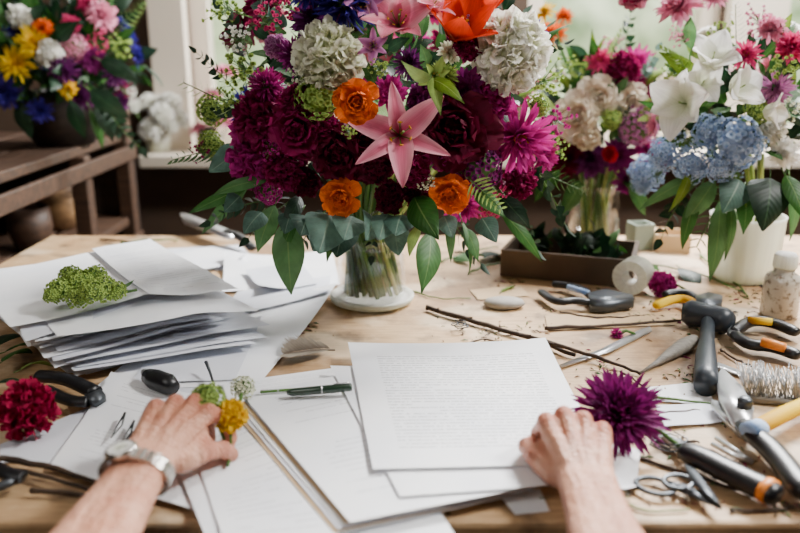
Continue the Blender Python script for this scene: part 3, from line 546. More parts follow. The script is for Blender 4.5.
mb=MB(); mb.tube([tp(100,292,.074),tp(120,293,.073),tp(137,290,.072)],[.002,.0018,.0015],6)
for q in ((128,284),(135,296),(130,290)): mb.petal(frame(tp(115,290,.074),tp(q[0],q[1],.076)-tp(115,290,.074)),.03,.009,-.1,.3,.1,0,'leaf',2,5,1)
mk('stem',mb,['stem','green'],parent=E)
# ---------------------------------------------------------------- person (forearms + hands)
HS=.86
def hull(spheres,out):
    bm=bmesh.new()
    for p,r in spheres:
        bmesh.ops.create_icosphere(bm,subdivisions=2,radius=r,matrix=Matrix.Translation(p))
    res=bmesh.ops.convex_hull(bm,input=list(bm.verts))
    dele=list({g for g in res['geom_interior'] if isinstance(g,bmesh.types.BMVert)}); bmesh.ops.delete(bm,geom=dele,context='VERTS')
    idx={}
    for v in bm.verts: idx[v]=len(out[0]); out[0].append(v.co.copy())
    for f in bm.faces: out[1].append(tuple(idx[v] for v in f.verts))
    bm.free()
def hand(X,side,fingers,thumb,wdir):
    s=side; S=lambda x,y,z:(x*s,y,z); skin_out=[[],[]]
    Xc=X@Matrix.Scale(.01*HS,4)
    def H(l): hull([(Xc@Vector(p),r*.01*HS) for p,r in l],skin_out)
    mcp=[f[0] for f in fingers]; wa=S(1.15,0,.1);wb_=S(-1.15,0,.1)
    for i in range(4):
        H([(S(1.0-.66*i,.8,.25),1.3),((mcp[i][0],mcp[i][1]-.8,mcp[i][2]-.12),.82)])
        H([(mcp[i],.95),((mcp[i][0],mcp[i][1]-.8,mcp[i][2]-.12),.82)])
    for i in range(3):
        H([(S(1.0-.66*i,.8,.1),1.28),(S(.34-.66*i,.8,.1),1.28),((mcp[i][0],mcp[i][1]-.55,mcp[i][2]-.32),.80),((mcp[i+1][0],mcp[i+1][1]-.55,mcp[i+1][2]-.32),.80)])
        H([((mcp[i][0],mcp[i][1]+.1,mcp[i][2]-.55),.75),((mcp[i+1][0],mcp[i+1][1]+.1,mcp[i+1][2]-.55),.75)])
    lo=[(m[0]*.92,m[1]-1.3,m[2]-1.7) for m in mcp]
    H([(lo[0],1.0),(lo[1],1.0),(lo[2],1.0),(lo[3],.95),(wa,1.3),(wb_,1.3)])
    H([(S(1.0,.8,-.2),1.25),(thumb[1],.98),(lo[0],.9)]); H([(S(1.0,.8,-.2),1.2),(thumb[0],1.25),(thumb[1],1.0)])
    for a,b,ra,rb in zip(thumb[1:],thumb[2:],(.92,.84,.78),(.84,.8,.6)): H([(a,ra),(b,rb)])
    H([(thumb[2],.92)])
    for f,k in zip(fingers,(1,1.03,.98,.86)):
        rr=[.86*k,.82*k,.74*k,.58*k]
        for i in range(3): H([(f[i],rr[i]*(.95)),(f[i+1],rr[i+1])])
        H([(f[1],.90*k)]); H([(f[2],.79*k)])
    for i,m in enumerate(mcp): H([((m[0]*.5,3.0,m[2]*.4+.90),.28),((m[0],m[1]-.5,m[2]+.56),.34)])
    H([(wa,1.45),(wb_,1.45),(S(1.0,1.4,.2),1.3),(S(-1.0,1.4,.2),1.3)])
    R3=X.to_3x3().inverted(); E=(R3@Vector(wdir).normalized())*26; side_v=(R3@Vector((1,0,0))).normalized()*s
    H([(S(-1.5,-1.2,.9),.72),(tuple(E*.1+Vector(S(-1.2,0,.5))),.75)])
    prev=[(wa,1.45),(wb_,1.45)]
    for t,w,r in ((.1,1.12,1.48),(.22,1.15,1.55),(.45,1.35,1.9),(.75,1.6,2.35),(1.0,1.5,2.7)):
        cc=E*t; cur=[(tuple(cc+side_v*w),r),(tuple(cc-side_v*w),r)]; H(prev+cur); prev=cur
    me=bpy.data.meshes.new('arm_raw'); me.from_pydata([tuple(v) for v in skin_out[0]],[],skin_out[1])
    o=bpy.data.objects.new('tmp',me); C.objects.link(o)
    md=o.modifiers.new('r','REMESH'); md.mode='VOXEL'; md.voxel_size=.0009
    md=o.modifiers.new('s','SMOOTH'); md.factor=.5; md.iterations=8
    dg=bpy.context.evaluated_depsgraph_get(); me2=bpy.data.meshes.new_from_object(o.evaluated_get(dg)); bpy.data.objects.remove(o)
    for p in me2.polygons: p.use_smooth=True
    J=[Xc@Vector(f[i]) for f in fingers for i in (0,1,2)]+[Xc@Vector(thumb[1]),Xc@Vector(thumb[2])]+[Xc@Vector(f[3]) for f in fingers]+[Xc@Vector(thumb[3])]
    at=me2.attributes.new('joint','FLOAT','POINT'); vals=[]
    for v in me2.vertices:
        d=min((v.co-j).length for j in J); vals.append(math.exp(-(max(0,d-.006)/.006)**2))
    at.data.foreach_set('value',vals)
    me2.materials.clear(); me2.materials.append(M['skin']); org=X.translation.copy(); me2.transform(Matrix.Translation(-org))
    a=bpy.data.objects.new('arm',me2); C.objects.link(a); a.parent=person; a.location=org-person.location; return a
def skinmat():
    m,nt,b,o=newmat('skin'); t=ntex(nt,18,3); col=mixc(nt,lin('#dea488'),lin('#bc7b5e'),ramp(nt,t,.36,.72))
    t2=ntex(nt,70,3); col=mixc(nt,col,lin('#edc0a4'),mth(nt,'MULTIPLY',ramp(nt,t2,.5,.75),.4))
    t3=ntex(nt,45,4); col=mixc(nt,col,lin('#b0604a'),mth(nt,'MULTIPLY',ramp(nt,t3,.56,.7),.3))
    at=N(nt,'ShaderNodeAttribute'); at.attribute_name='joint'; col=mixc(nt,col,lin('#bd5743'),mth(nt,'MULTIPLY',at.outputs['Fac'],.42))
    nt.links.new(col,b.inputs['Base Color']); b.inputs['Roughness'].default_value=.44; b.inputs['Subsurface Weight'].default_value=.06; b.inputs['Subsurface Radius'].default_value=(1,.35,.2); b.inputs['Subsurface Scale'].default_value=.002
    v=N(nt,'ShaderNodeTexVoronoi'); v.inputs['Scale'].default_value=500; tc=N(nt,'ShaderNodeTexCoord'); nt.links.new(tc.outputs['Object'],v.inputs['Vector'])
    w=ntex(nt,120,3,stretch=(1,3,1)); wr=ntex(nt,160,2,stretch=(.25,3.5,1)); vn=ntex(nt,55,2,stretch=(3,.6,1))
    hgt=mth(nt,'ADD',mth(nt,'ADD',v.outputs[0],mth(nt,'MULTIPLY',w,2.4)),mth(nt,'MULTIPLY',mth(nt,'MULTIPLY',wr,at.outputs['Fac']),8.0)); hgt=mth(nt,'ADD',hgt,mth(nt,'MULTIPLY',vn,3.0)); bump(nt,b,hgt,.6,.0017); return m
M['skin']=skinmat()
person=empty('person',(-.02,.3,T),'person with bare forearms, pinching a flower and resting a fist','person')
XR=Matrix.Translation((.139,.510,T+.032))@Matrix.Rotation(math.radians(-1),4,'Z')
FR=[[(-2.5,7.2,2.2),(-2.75,8.9,.1),(-2.45,7.9,-1.6),(-2.05,6.2,-2.0)],
    [(-.8,7.6,2.7),(-.85,9.4,.3),(-.75,8.3,-1.6),(-.65,6.4,-2.0)],
    [(.95,7.2,2.4),(1.0,8.9,.1),(.95,7.8,-1.6),(.9,6.1,-2.0)],
    [(2.6,6.4,1.7),(2.75,7.8,-.2),(2.5,6.8,-1.7),(2.3,5.4,-2.0)]]
TR=[(-2.4,2.4,-.4),(-3.8,4.8,-.1),(-4.2,7.0,-.3),(-3.1,8.9,-.8)]
armR=hand(XR,-1,FR,TR,(-.06,-1,.03))
XL=Matrix.Translation((-.193,.528,T+.042))@Matrix.Rotation(math.radians(-10),4,'Z')@Matrix.Rotation(math.radians(12),4,'Y')@Matrix.Rotation(math.radians(-3),4,'X')
FL=[[(2.4,7.3,2.1),(3.9,9.0,1.0),(4.5,8.8,-.8),(4.8,8.1,-2.1)],
    [(.8,7.7,2.5),(1.6,9.5,.4),(2.3,8.9,-1.5),(2.9,7.6,-2.5)],
    [(-.95,7.3,2.1),(-.7,8.9,-.1),(-.2,8.0,-1.9),(.4,6.5,-2.5)],
    [(-2.5,6.5,1.5),(-2.5,7.8,-.4),(-2.1,7.0,-2.1),(-1.6,5.6,-2.6)]]
TL_=[(2.4,2.4,-.5),(3.7,4.6,-.4),(4.7,6.4,-.8),(5.2,7.8,-1.9)]
armL=hand(XL,1,FL,TL_,(-.03,-1,-.02))
M['nail']=simple('fingernail','#ecc0ae',.22,var=.05,bs=0)
def nail(X,tip,prev,up,s,par):
    Xc=X@Matrix.Scale(.01*HS,4); a=Xc@Vector(tip); b=Xc@Vector(prev); d=(a-b).normalized(); u=(X.to_3x3()@Vector(up)); u=(u-d*u.dot(d)).normalized(); x=d.cross(u)
    mb=MB(); rows=[]
    for i in range(7):
        v=i/6*2-1; row=[]
        for j in range(7):
            w=(j/6*2-1); lx=w*.0042*math.sqrt(max(0.05,1-abs(v)**3*.75)); row.append(a+d*(v*.005)+x*lx+u*(s*.01*HS+.0012-.0016*w*w*1.3-.0008*v*v))
        rows.append(row)
    mb.grid(rows); mk('fingernail',mb,['nail'],parent=par,solid=.0005)
nail(XL,TL_[3],TL_[2],(.6,-.3,1),.5,armL); nail(XR,TR[3],TR[2],(-.6,-.1,1),.5,armR); nail(XL,FL[0][3],FL[0][2],(1,.3,.2),.48,armL)
zc=Vector((.03,1,.02)).normalized(); xr=(XL.to_3x3()@Vector((1,0,0))); xr=(xr-zc*xr.dot(zc)).normalized(); zr=xr.cross(zc)
Wt=Matrix((xr,zc,zr)).transposed().to_4x4(); Wt.translation=XL@Vector((0,0,.0008))-zc*.020
mbs=MB(); nl=30; rx,rz=.0252,.0166; CA=2.1
for i in range(nl):
    a=2*math.pi*i/nl
    if abs(math.atan2(math.sin(a-CA),math.cos(a-CA)))<.36: continue
    for k in (-1.5,-.5,.5,1.5):
        c_=Vector((rx*math.cos(a),k*.0036,rz*math.sin(a))); tg=Vector((-rx*math.sin(a),0,rz*math.cos(a))).normalized(); nn_=Vector((tg.z,0,-tg.x)); L=Matrix((tg,Vector((0,1,0)),-nn_)).transposed().to_4x4(); L.translation=c_
        mbs.box((-.0021,-.0016,-.0011),(.0021,.0016,.0011),0,Wt@L)
strap=mk('wristwatch',mbs,['watch'],parent=armL,smooth=False,bevel=.0004); strap['label']='silver metal linked bracelet wristwatch'
cw=Vector((rx*math.cos(CA),0,rz*math.sin(CA))); ax=Vector((math.cos(CA)*rz,0,math.sin(CA)*rx)).normalized(); F=Wt@frame(cw,ax)
mb=MB(); rows=[[F@Vector((r_*math.cos(k*.2618),r_*math.sin(k*.2618),z)) for k in range(24)] for r_,z in [(.001,-.001),(.0105,-.001),(.0120,.001),(.0120,.0035),(.0104,.005),(.0092,.0044),(.0005,.0044)]]
mb.grid(rows,0,True); b=mb.grid([[F@Vector((r_*math.cos(k*.2618),r_*math.sin(k*.2618),.0047)) for k in range(24)] for r_ in (.0005,.0092)],1,True); mb.box((-.0004,0,.0048),(.0004,.007,.005),2,F); mb.box((0,-.0004,.0048),(.005,.0004,.005),2,F); mk('watch_case',mb,['watch','white','black'],parent=armL)
PT=(XL@Matrix.Scale(.01*HS,4))@Vector((5.1,8.0,-2.0))
def held(name,k,col,px,py,rp_,h,ax,lab):
    p=tp(px,py,h); sc=rp_/pxm(p); ax=Vector(ax).normalized(); E=empty(name,(PT.x,PT.y,PT.z-.006),lab,'flower')
    inst('flower_head',flower(k,col),frame(p-ax*sc*.3,ax,.5,sc),E); mb=MB(); q=PT+(PT-p).normalized()*.018; q.z=max(q.z,T+.012); mb.tube([p-ax*sc*.3,(p+PT)/2,PT,q],[.0018,.0016,.0016,.0014],6); mk('stem',mb,['stem'],parent=E)
held('yellow_flower','pomp','yellow',231,414,18,.046,(.4,-.7,.7),'bright yellow blossom pinched in the fingers')
held('viburnum_sprig','clus','viburnum',206,395,18,.062,(-.1,-.4,1),'pale green viburnum cluster held in the fingers'); held('viburnum_sprig','clus','cream',243,385,13,.030,(.2,-.3,1),'pale cream viburnum cluster beside the hand')
# ---------------------------------------------------------------- tools
def tpx(mb,pts,rad,mat=0,n=10,flat=1.0): mb.tube([tp(p[0],p[1],(p[2] if len(p)>2 else rad if isinstance(rad,(int,float)) else .01)) for p in pts],rad,n,mat,flat)
def ppx(mb,pts,h0,h1,mat=0): mb.plate([tp(p[0],p[1],(h0+h1)/2)[:2] for p in pts],T+h0,T+h1,mat)
def sm(pts,k=3):
    for _ in range(k):
        q=[pts[0]]
        for a,b in zip(pts,pts[1:]): q+= [tuple(x*.75+y*.25 for x,y in zip(a,b)),tuple(x*.25+y*.75 for x,y in zip(a,b))]
        pts=q+[pts[-1]]
    return pts
def handle(mb,pts,r,mat,flat=.75,n=12):
    p=sm(pts,2); L=len(p); rr=[r*(.55+.45*math.sin(math.pi*min(1,(i+.6)/(L*.32))*.5))*(1 if i<L-2 else (.85 if i==L-2 else .5)) for i in range(L)]
    tpx(mb,p,rr,mat,n,flat)
def tool(name,label,parts,cat='tool'):
    allp=[]
    for nm,mb,mats in parts: allp+=mb.v
    cx=sum(p[0] for p in allp)/len(allp); cy=sum(p[1] for p in allp)/len(allp); E=empty(name,(cx,cy,min(p[2] for p in allp)),label,cat)
    for nm,mb,mats in parts: mk(nm,mb,mats,parent=E)
    return E
h1=MB(); handle(h1,[(592,303,.012),(575,300,.012),(556,303,.011),(540,291,.01)],.0065,0); 
h2=MB(); handle(h2,[(594,300,.012),(585,290,.012),(566,285,.011),(552,284,.01)],.0065,0); tpx(h2,[(588,293,.015),(568,287,.0155)],.004,1)
hd=MB(); ppx(hd,[(588,297),(606,293),(632,299),(634,303),(606,308),(590,307)],.005,.018); 
tool('pliers','black and blue handled pliers beside the wooden box',[('handle',h1,['black']),('handle',h2,['black','blue']),('jaw',hd,['dsteel'])])
h1=MB(); handle(h1,[(698,306,.012),(685,298,.012),(670,300,.011),(655,306,.01)],.0075,0)
h2=MB(); handle(h2,[(700,303,.012),(690,293,.012),(675,292,.011),(664,295,.01)],.007,0)
hd=MB(); ppx(hd,[(695,300),(708,296),(722,300),(722,305),(708,311),(696,309)],.005,.018)
tool('wire_cutters','yellow and black handled wire cutters on the worktable',[('handle',h1,['yellow']),('handle',h2,['black']),('jaw',hd,['dsteel'])])
hm=MB(); hm.tube([tp(682,312,.018),tp(690,313,.018),tp(708,316,.018),tp(724,321,.018),tp(731,323,.018)],[.011,.017,.015,.017,.012],14)
hh=MB(); tpx(hh,[(708,322,.016),(707,340,.015),(706,355,.014),(706,376,.014),(706,386,.013)],[.008,.0085,.011,.0125,.012],0,14)
tool('hammer','dark slate hammer with a rubber grip on the worktable',[('head',hm,['slate']),('handle',hh,['slate'])],'hammer')
h1=MB(); handle(h1,[(734,332,.012),(748,321,.013),(770,321,.013),(798,333,.012)],.0085,0); tpx(h1,[(748,320,.0185),(772,322,.0185)],.0045,1)
h2=MB(); handle(h2,[(734,334,.012),(748,345,.012),(772,346,.012),(800,356,.012)],.0085,0); tpx(h2,[(762,342,.0185),(785,348,.0185)],.0055,1)
hd=MB(); ppx(hd,[(739,328),(734,325),(727,332),(734,340),(740,338)],.008,.014)
tool('secateurs','black secateurs with orange grip inserts on the worktable',[('handle',h1,['black','yellow']),('handle',h2,['black','orange_t']),('blade',hd,['steel'])])
h1=MB(); handle(h1,[(742,424,.016),(755,436,.016),(775,452,.015),(808,496,.014)],.011,0)
h2=MB(); handle(h2,[(748,430,.022),(765,424,.02),(785,413,.018),(812,402,.016)],.0085,0); tpx(h2,[(748,431,.0222),(760,427,.021)],.0092,1,12,.8)
hd=MB(); ppx(hd,[(740,436),(724,420),(712,407),(711,402),(722,404),(736,414),(750,426)],.008,.013); b2=MB(); ppx(b2,[(752,430),(754,410),(742,388),(722,369),(716,378),(719,400),(732,424),(742,434)],.014,.018); 
pv=MB(); pv.lathe([(0,.018),(.007,.018),(.007,.025),(.004,.028),(0,.028)],tp(742,424,0),16)
tool('pruning_shears','large pruning shears with black and yellow grips, blades open',[('handle',h1,['black']),('handle',h2,['yellow','blue']),('blade',hd,['steel']),('blade',b2,['steel']),('pivot',pv,['dsteel'])])
h1=MB(); handle(h1,[(682,450,.012),(705,460,.013),(740,478,.013),(780,497,.012)],.012,0); tpx(h1,[(764,489,.0125),(772,493,.0125)],[.0125,.0125],1,14,.78); h2=MB(); ppx(h2,[(688,447),(664,432),(656,427),(660,436),(682,455)],.006,.009)
tool('garden_knife','black-handled pruning knife with an orange band',[('handle',h1,['black','orange_t']),('blade',h2,['steel'])],'knife')
b1=MB(); b1.box((-.026,-.006,0),(.026,.006,.006),0,Matrix.Translation(tp(772,402,.002))@RZ(-.25))
b2=MB(); rb=random.Random(4)
for i in range(130):
    q=Matrix.Translation(tp(772,402,.002))@RZ(-.25)@Vector((rb.uniform(-.026,.026),rb.uniform(-.005,.006),.006)); b2.tube([q,q+Vector((rb.uniform(-.010,.010),rb.uniform(.002,.018),rb.uniform(.018,.031)))],.0005,4)
tool('wire_brush','small steel wire brush with upright grey bristles',[('brush_back',b1,['greywood']),('bristles',b2,['steel','dsteel'])],'brush')
def ring(mb,px,py,r,t,h=.006,sx=1.0,rot=0,mat=0):
    c=tp(px,py,h); pts=[c+RZ(rot)@Vector((r*sx*math.cos(a*math.pi/9),r*math.sin(a*math.pi/9),0)) for a in range(19)]; mb.tube(pts,t,8,mat,cap=False)
a_=MB(); ring(a_,655,486,.012,.002,.005,1.25,-.5); tpx(a_,[(666,482,.005),(684,488,.006)],.0024,0); ppx(a_,[(682,484),(700,492),(722,509),(700,500),(680,491)],.006,.008)
b_=MB(); ring(b_,678,482,.010,.002,.008,1.2,.4); tpx(b_,[(684,488,.008),(692,492,.008)],.0024,0); ppx(b_,[(684,464),(692,466),(716,498),(722,508),(704,494),(690,478)],.009,.011)
tool('scissors','small open steel scissors on the worktable',[('blade',a_,['dsteel']),('blade',b_,['dsteel'])],'scissors')
a_=MB(); ppx(a_,[(558,366),(600,350),(640,330),(650,327),(652,331),(610,352),(562,367)],.002,.004); tool('metal_blade_tool','slim steel blade lying on the worktable',[('blade',a_,['steel'])],'blade')
E_=MB(); E_.tube([tp(694,340,.01),tp(683,346,.01),tp(672,353,.008),tp(655,364,.005),tp(640,373,.0025)],[.007,.009,.007,.003,.0012],12); tool('awl','grey wooden awl with a pointed tip',[('handle',E_,['greywood'])],'awl')
def stick(pts,r,label,mat='bark',nm='twig',twigs=0,grp='cut twigs'):
    mb=MB(); p=sm(pts,2); p=[(x+rnd.uniform(-1,1),y+rnd.uniform(-.8,.8),z) for x,y,z in p]; tpx(mb,p,[r*(1.1-.5*i/len(p))*rnd.uniform(.85,1.15) for i in range(len(p))],0,7)
    for k in range(twigs):
        q=p[2+k*3%len(p)]; a=tp(q[0],q[1],q[2]); mb.tube([a,a+Vector((rnd.uniform(-.01,.01),rnd.uniform(-.012,.012),.004))],[r*.6,r*.3],5)
    mk(nm,mb,[mat],label,'stick',group=grp)
stick([(427,308,.005),(470,320,.005),(520,335,.005),(575,355,.005)],.0036,'long brown twig lying across the worktable',twigs=4)
stick([(520,335,.012),(560,345,.011),(600,358,.007),(640,373,.004)],.0026,'thin brown twig lying across the worktable',twigs=2)
stick([(545,328,.004),(600,326,.003),(682,321,.003)],.0025,'straight pale twig near the tools')
stick([(0,458,.014),(50,466,.012),(108,486,.010)],.0026,'brown twig lying on papers',twigs=1); stick([(0,466,.008),(60,480,.008),(104,494,.009)],.002,'thin dark twig lying on papers'); stick([(30,490,.006),(80,494,.006),(106,497,.006)],.0022,'short dark twig lying on papers')
stick([(655,440,.004),(690,452,.004),(720,468,.004)],.0018,'thin brown twig beside the flower'); stick([(640,458,.002),(690,474,.002),(752,494,.002)],.0018,'thin twig by the scissors'); stick([(650,430,.003),(672,440,.003),(700,442,.003)],.0016,'thin twig by the flower')
stick([(700,255,.004),(720,272,.006),(738,285,.004),(748,296,.002)],.0018,'green cut stem on the worktable','stem'); stick([(640,262,.004),(700,272,.006),(742,292,.003)],.0015,'dark green cut stem on the worktable','stem')
stick([(640,395,.004),(700,402,.004),(745,406,.004)],.0015,'thin stem under the shears','stem'); stick([(628,505,.002),(650,512,.002),(690,510,.002)],.0012,'thin pale stem fragment','stemw'); stick([(450,352,.003),(480,338,.003),(500,342,.003)],.0012,'thin dry stem fragment'); stick([(620,372,.003),(640,382,.003),(650,394,.003)],.0012,'thin dry stem fragment')
stick([(560,312,.002),(590,318,.003),(640,316,.002)],.0014,'thin dry stem fragment'); stick([(720,350,.003),(740,362,.003),(752,366,.003)],.0014,'thin dry stem fragment'); stick([(410,290,.002),(440,300,.003),(470,298,.002)],.0012,'thin green stem fragment','stem'); stick([(640,420,.003),(664,412,.004),(700,410,.003)],.0014,'thin dry stem fragment'); stick([(730,510,.002),(760,512,.003),(790,508,.002)],.0014,'thin dry stem fragment')
for (a,b,m_) in [((120,243),(178,240),'stem'),((440,262),(498,246),'stem'),((455,252),(505,258),'bark'),((100,240),(150,246),'bark'),((470,272),(505,262),'stem')]: stick([(*a,.004),((a[0]+b[0])/2,(a[1]+b[1])/2-2,.008),(*b,.004)],.002,'cut stem near the back edge of the worktable',m_)
a_=MB(); tpx(a_,[(716,438,.004),(735,450,.004),(752,462,.003)],.0022,0); tpx(a_,[(712,444,.004),(732,455,.004),(752,462,.003)],.0022,0); tool('tweezers','small steel tweezers among the pruning tools',[('arms',a_,['steel'])],'tweezers')
a_=MB(); ppx(a_,[(700,356),(742,372),(744,377),(700,363)],.002,.004); tool('metal_blade_tool','short steel blade lying on the worktable',[('blade',a_,['steel'])],'blade')
mb=MB(); c=tp(668,448,.004); mb.tube([c+Vector(((.014+.003*math.sin(i*1.7))*math.cos(i*.6),(.012)*math.sin(i*.6),.001+.0003*i)) for i in range(34)],.0007,5); mk('wire_coil',mb,['dsteel'],'loose steel wire coil by the purple flower','wire')
mb=MB(); c=tp(460,328,.004); mb.tube([c+Vector(((.009+.003*math.sin(i))*math.cos(i*.7),(.009)*math.sin(i*.7),.001+.0003*i)) for i in range(22)],.0008,5); mk('wire_coil',mb,['black'],'small tangled black wire coil near the twig','wire')
def pen(a,b,r,label,mats=('dgreenp','steel')):
    body=MB(); A=tp(*a);B=tp(*b); d=(B-A); P=lambda t:A+d*t; body.tube([P(0),P(.02),P(.45),P(.9),P(.97)],[r*.7,r,r*1.05,r*.95,r*.5],12); tipm=MB(); tipm.tube([P(.965),P(1.0)],[r*.45,r*.1],8); ringm=MB(); ringm.tube([P(.44),P(.46)],[r*1.12,r*1.12],12)
    clip=MB(); u=Vector((0,0,r*1.2)); clip.tube([P(.02)+u,P(.28)+u],[.0008,.0006],6)
    tool('pen',label,[('barrel',body,[mats[0]]),('tip',tipm,[mats[1]]),('ring',ringm,[mats[1]]),('clip',clip,[mats[1]])],'pen')
M['dgreenp']=simple('pen_green','#16301f',.3,var=.1,coat=.4)
pen((352,387,.026),(285,393,.022),.004,'dark green fountain pen lying on the papers'); pen((260,392,.019),(300,389,.019),.0014,'thin green pencil on the papers',('stem','steel'))
a_=MB(); tpx(a_,[(148,376,.016),(154,379,.016),(168,384,.016),(174,388,.015)],[.008,.0105,.0105,.007],0,14); b_=MB(); tpx(b_,[(148,375,.016),(144,372,.016)],[.006,.004],0,12)
tool('hand_punch','dark cylindrical hand tool on the papers',[('body',a_,['black']),('tip',b_,['steel'])])
a_=MB(); tpx(a_,[(206,362,.02),(210,372,.015),(215,388,.01)],[.002,.0015,.001],0); tool('metal_pin','small upright steel pin on the papers',[('shaft',a_,['dsteel'])],'pin')
a_=MB(); tpx(a_,sm([(38,376,.014),(66,378,.014),(95,392,.014)],2),.0085,0,12,.7); b_=MB(); tpx(b_,sm([(46,390,.012),(68,401,.012),(88,402,.012)],2),.007,0,12,.7); c_=MB(); ppx(c_,[(88,388),(100,390),(106,398),(96,404),(84,400)],.008,.015)
tool('pliers','black handled pliers lying beside the document pile',[('handle',a_,['black']),('handle',b_,['black']),('jaw',c_,['dsteel'])])
a_=MB(); tpx(a_,sm([(-6,468,.016),(8,474,.016),(22,478,.014)],2),.007,0,12,.7); b_=MB(); tpx(b_,[(20,478,.014),(2,486,.012),(-8,488,.012)],.004,0,10); tool('pliers','small dark pliers at the table edge',[('handle',a_,['black']),('jaw',b_,['dsteel'])])
for (x,y) in ((117,420),(126,428)):
    a_=MB(); tpx(a_,[(x+8,y-7,.0125),(x,y+6,.0125),(x-6,y+18,.0125)],[.0012,.0008,.0005],0,6); tpx(a_,[(x+8,y-7,.0125),(x+5,y+5,.0125),(x-6,y+18,.0125)],[.0012,.0008,.0005],0,6); tool('tweezers','tiny black tweezers lying on a sheet',[('arms',a_,['black'])],'tweezers')
stick([(138,428,.0115),(124,444,.0115)],.0015,'short black stick on the sheet','black')
a_=MB(); ppx(a_,[(180,214),(188,215),(228,230),(234,238),(226,238),(184,223)],.02,.024); b_=MB(); tpx(b_,sm([(226,232,.022),(240,236,.022),(252,248,.014)],2),.009,0,10,.6); tool('florist_knife','steel blade with a black handle resting on papers',[('blade',a_,['steel']),('handle',b_,['black'])],'knife')
mb=MB(); A=tp(335,350,.006); B=tp(283,356,.006)
mb.tube([A,(A+B)/2+Vector((0,.004,.002)),B],[.0012,.0009,.0004],5)
for i in range(60):
    t=.1+.88*i/60; p=A.lerp(B,t)+Vector((0,.004*math.sin(t*3),.002))
    for sg in (-1,1):
        d=((B-A).normalized()*.7+Vector((0,sg,0.1))).normalized(); mb.petal(frame(p,d,rnd.uniform(-.3,.3)),(.034*math.sin(math.pi*min(1,t*.9+.08))+.004)*rnd.uniform(.7,1.15),.0028,0,.2,0,0,'leaf',1,3,0)
M['feather']=petalmat('feather_grey','#a89c8c','#6a5d50'); mk('feather',mb,['feather'],'small grey brown feather lying on the worktable','feather')
bm=MB(); bm.lathe([(0,0),(.02,.001),(.026,.005),(.023,.010),(.012,.013),(0,.0135)],tp(504,307),20,0,1.1,.75); M['stone']=simple('stone_grey','#a8a299',.7,dark='#88827a'); mk('stone',bm,['stone'],'flat pale grey stone on the worktable','stone')
def roll(px,py,R_,r_,w,label,mats=('white',),stand=True,rot=.3):
    mb=MB(); pr=[(r_,-w/2),(R_,-w/2),(R_,w/2),(r_,w/2),(r_,-w/2)]; c=tp(px,py); X=Matrix.Translation((c.x,c.y,T+R_+.0005))@RZ(rot)@Matrix.Rotation(math.pi/2,4,'X')
    if not stand: X=Matrix.Translation((c.x,c.y,T+w/2+.0005))
    mb.grid([[X@Vector((a*math.cos(k*math.pi/18),a*math.sin(k*math.pi/18),z)) for k in range(36)] for a,z in pr],0,True); mk('tape_roll',mb,list(mats),label,'tape',smooth=False)
roll(632,292,.025,.011,.036,'white roll of floral tape standing on its edge',rot=-.6)
c=tp(778,315); E=empty('bottle',c,'small cloudy glass bottle with a white cap','bottle')
def bottlemat():
    m,nt,b,o=newmat('bottle_cloudy'); v=ntex(nt,130,3); col=mixc(nt,lin('#c9c2b4'),lin('#6f5f4c'),ramp(nt,v,.5,.68)); nt.links.new(col,b.inputs['Base Color']); b.inputs['Roughness'].default_value=.18; b.inputs['Coat Weight'].default_value=.6; return m
M['bottle']=bottlemat()
mb=MB(); mb.lathe([(0,0),(.021,0),(.0235,.003),(.0235,.046),(.021,.055),(.013,.060),(.013,.066),(0,.066)],c,28); mk('body',mb,['bottle'],parent=E)
mb=MB(); mb.lathe([(0,.066),(.0145,.066),(.015,.068),(.0145,.082),(.012,.085),(0,.085)],c,24); mk('cap',mb,['white'],parent=E)
def opbox(name,label,A,B,D,h,mat,wl=.006):
    a=tp(*A);b=tp(*B); x=(b-a); W=x.length; x.normalize(); y=Vector((-x.y,x.x,0)); X=Matrix((x,y,Vector((0,0,1)))).transposed().to_4x4(); X.translation=a+Vector((0,0,.0005)); mb=MB()
    mb.box((0,0,0),(W,D,.005),0,X)
    for lo,hi in (((0,0,.005),(W,wl,h)),((0,D-wl,.005),(W,D,h)),((0,wl,.005),(wl,D-wl,h)),((W-wl,wl,.005),(W,D-wl,h))): mb.box(lo,hi,0,X)
    o=mk(name,mb,[mat],label,'box',smooth=False); return X,W
M['card']=simple('cardboard','#6a5746',.8,dark='#4b3e33',scale=10)
X,Wd=opbox('wooden_box','open grey brown wooden box filled with dark leaves',(500,276),(632,289),.125,.042,'card')
E=empty('cut_foliage',X@Vector((Wd/2,.06,.006)),'heap of dark trimmed leaves inside the open box','leaves')
for i in range(44):
    p=X@Vector((rnd.uniform(.035,Wd-.035),rnd.uniform(.03,.095),rnd.uniform(.02,.05))); inst('leaf',LEAF[rnd.choice(['dgreen','heart','dgreen','green'])],frame(p,(rnd.uniform(-1,1),rnd.uniform(-.6,.6),rnd.uniform(-.05,.6)),rnd.uniform(0,6),rnd.uniform(.028,.05)),E)
opbox('cardboard_box','small open beige cardboard box behind the tape roll',(655,252),(690,254),.06,.03,'manila',.003)
opbox('cardboard_box','small grey green cardboard box beside the wooden box',(634,251),(653,250),.035,.045,'greygreen',.003)
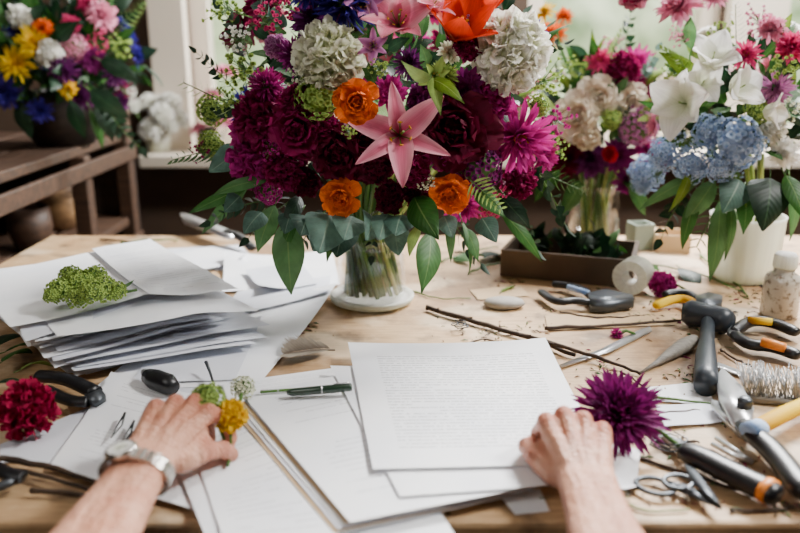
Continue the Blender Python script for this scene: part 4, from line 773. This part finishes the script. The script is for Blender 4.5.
for (A,B,h,lab,m) in [((5,352),(48,333),.02,'dark green leaf beside the document pile','green'),((2,362),(30,340),.02,'green leaf beside the document pile','green'),((20,370),(52,352),.015,'small green leaf beside the document pile','lgreen'),((-5,384),(28,374),.02,'dark purple tinted leaf by the crimson flower','dgreen'),((0,345),(26,322),.03,'dark green leaf beside the document pile','dgreen'),((236,318),(256,328),.01,'small dark curled leaf on the papers','dgreen'),((502,292),(515,281),.003,'small green leaf on the worktable','lgreen'),((640,270),(660,262),.01,'small green leaf among the stems','green'),((680,268),(705,280),.008,'small green leaf among the stems','dgreen'),((470,262),(448,250),.006,'green leaf near the back edge of the worktable','green'),((485,258),(502,244),.012,'dark leaf near the back edge of the worktable','dgreen')]:
    a=tp(*A,h); b=tp(*B,h+.004); inst('loose_leaf',LEAF[m],frame(a,b-a,2.9,(b-a).length),None,lab,'leaf')
mb=MB(); rd=random.Random(9)
cl=[(rd.uniform(440,790),rd.uniform(280,510),rd.uniform(6,26)) for _ in range(26)]+[(480,325,20),(300,330,14),(690,440,30),(740,480,24),(560,300,16)]
for i in range(800):
    if rd.random()<.2: px,py=(rd.uniform(430,800),rd.uniform(262,515))
    else:
        k=rd.choice(cl); px,py=rd.gauss(k[0],k[2]),rd.gauss(k[1],k[2]*.5)
    if px>860 or py>515 or py<255: continue
    p=tp(px,py,.001); L=rd.uniform(.0015,.011); a=rd.uniform(0,6.28); d=Vector((math.cos(a),math.sin(a),0))*L; mb.tube([p,p+d*.5+Vector((0,0,.0006)),p+d],[.0003,rd.uniform(.0004,.0014),.0003],4,rd.choice([0,1,2,3,3,4,5]))
mk('plant_debris',mb,['bark','stem','mag','lwood','dwood','green'],'scattered bits of stems, petals and bark on the worktable','debris',kind='stuff')
# ---------------------------------------------------------------- lights & world
w=bpy.data.worlds.new('World'); bpy.context.scene.world=w; w.use_nodes=True; nt=w.node_tree; bg=nt.nodes['Background']; bg.inputs[0].default_value=(.92,.96,1,1); bg.inputs[1].default_value=2.5
def area(loc,tgt,sx,sy,pw,col=(1,1,1)):
    l=bpy.data.lights.new('added_light','AREA'); l.shape='RECTANGLE'; l.size=sx; l.size_y=sy; l.energy=pw; l.color=col; o=bpy.data.objects.new('added_area_light',l); o.location=loc; o.rotation_euler=(Vector(tgt)-Vector(loc)).to_track_quat('-Z','Y').to_euler(); C.objects.link(o)
area((1.0,2.1,2.1),(0.1,.75,.75),.8,.5,200,(1,.99,.98)); area((-.7,-.3,2.2),(0,.9,.85),.8,.6,9,(1,.97,.93)); area((1.5,.7,2.2),(0.1,.9,.8),.3,.3,52,(1,.98,.95))  # unseen area lights added: stronger window light, weak front fill, side key
s=bpy.data.lights.new('sun','SUN'); s.energy=5.0; s.angle=.05; o=bpy.data.objects.new('sun',s); o.rotation_euler=Vector((.25,1,-1.3)).to_track_quat('-Z','Y').to_euler(); C.objects.link(o)
cd=bpy.data.cameras.new('camera'); cd.lens=35*FPX/(800*35/36)*1.0; cd.sensor_width=36; cam=bpy.data.objects.new('camera',cd); cam.location=CAM; cam.rotation_euler=(math.radians(90)-PITCH,0,0); C.objects.link(cam); bpy.context.scene.camera=cam
cd.dof.use_dof=True; cd.dof.focus_distance=.86; cd.dof.aperture_fstop=3.4; cd.clip_start=.02
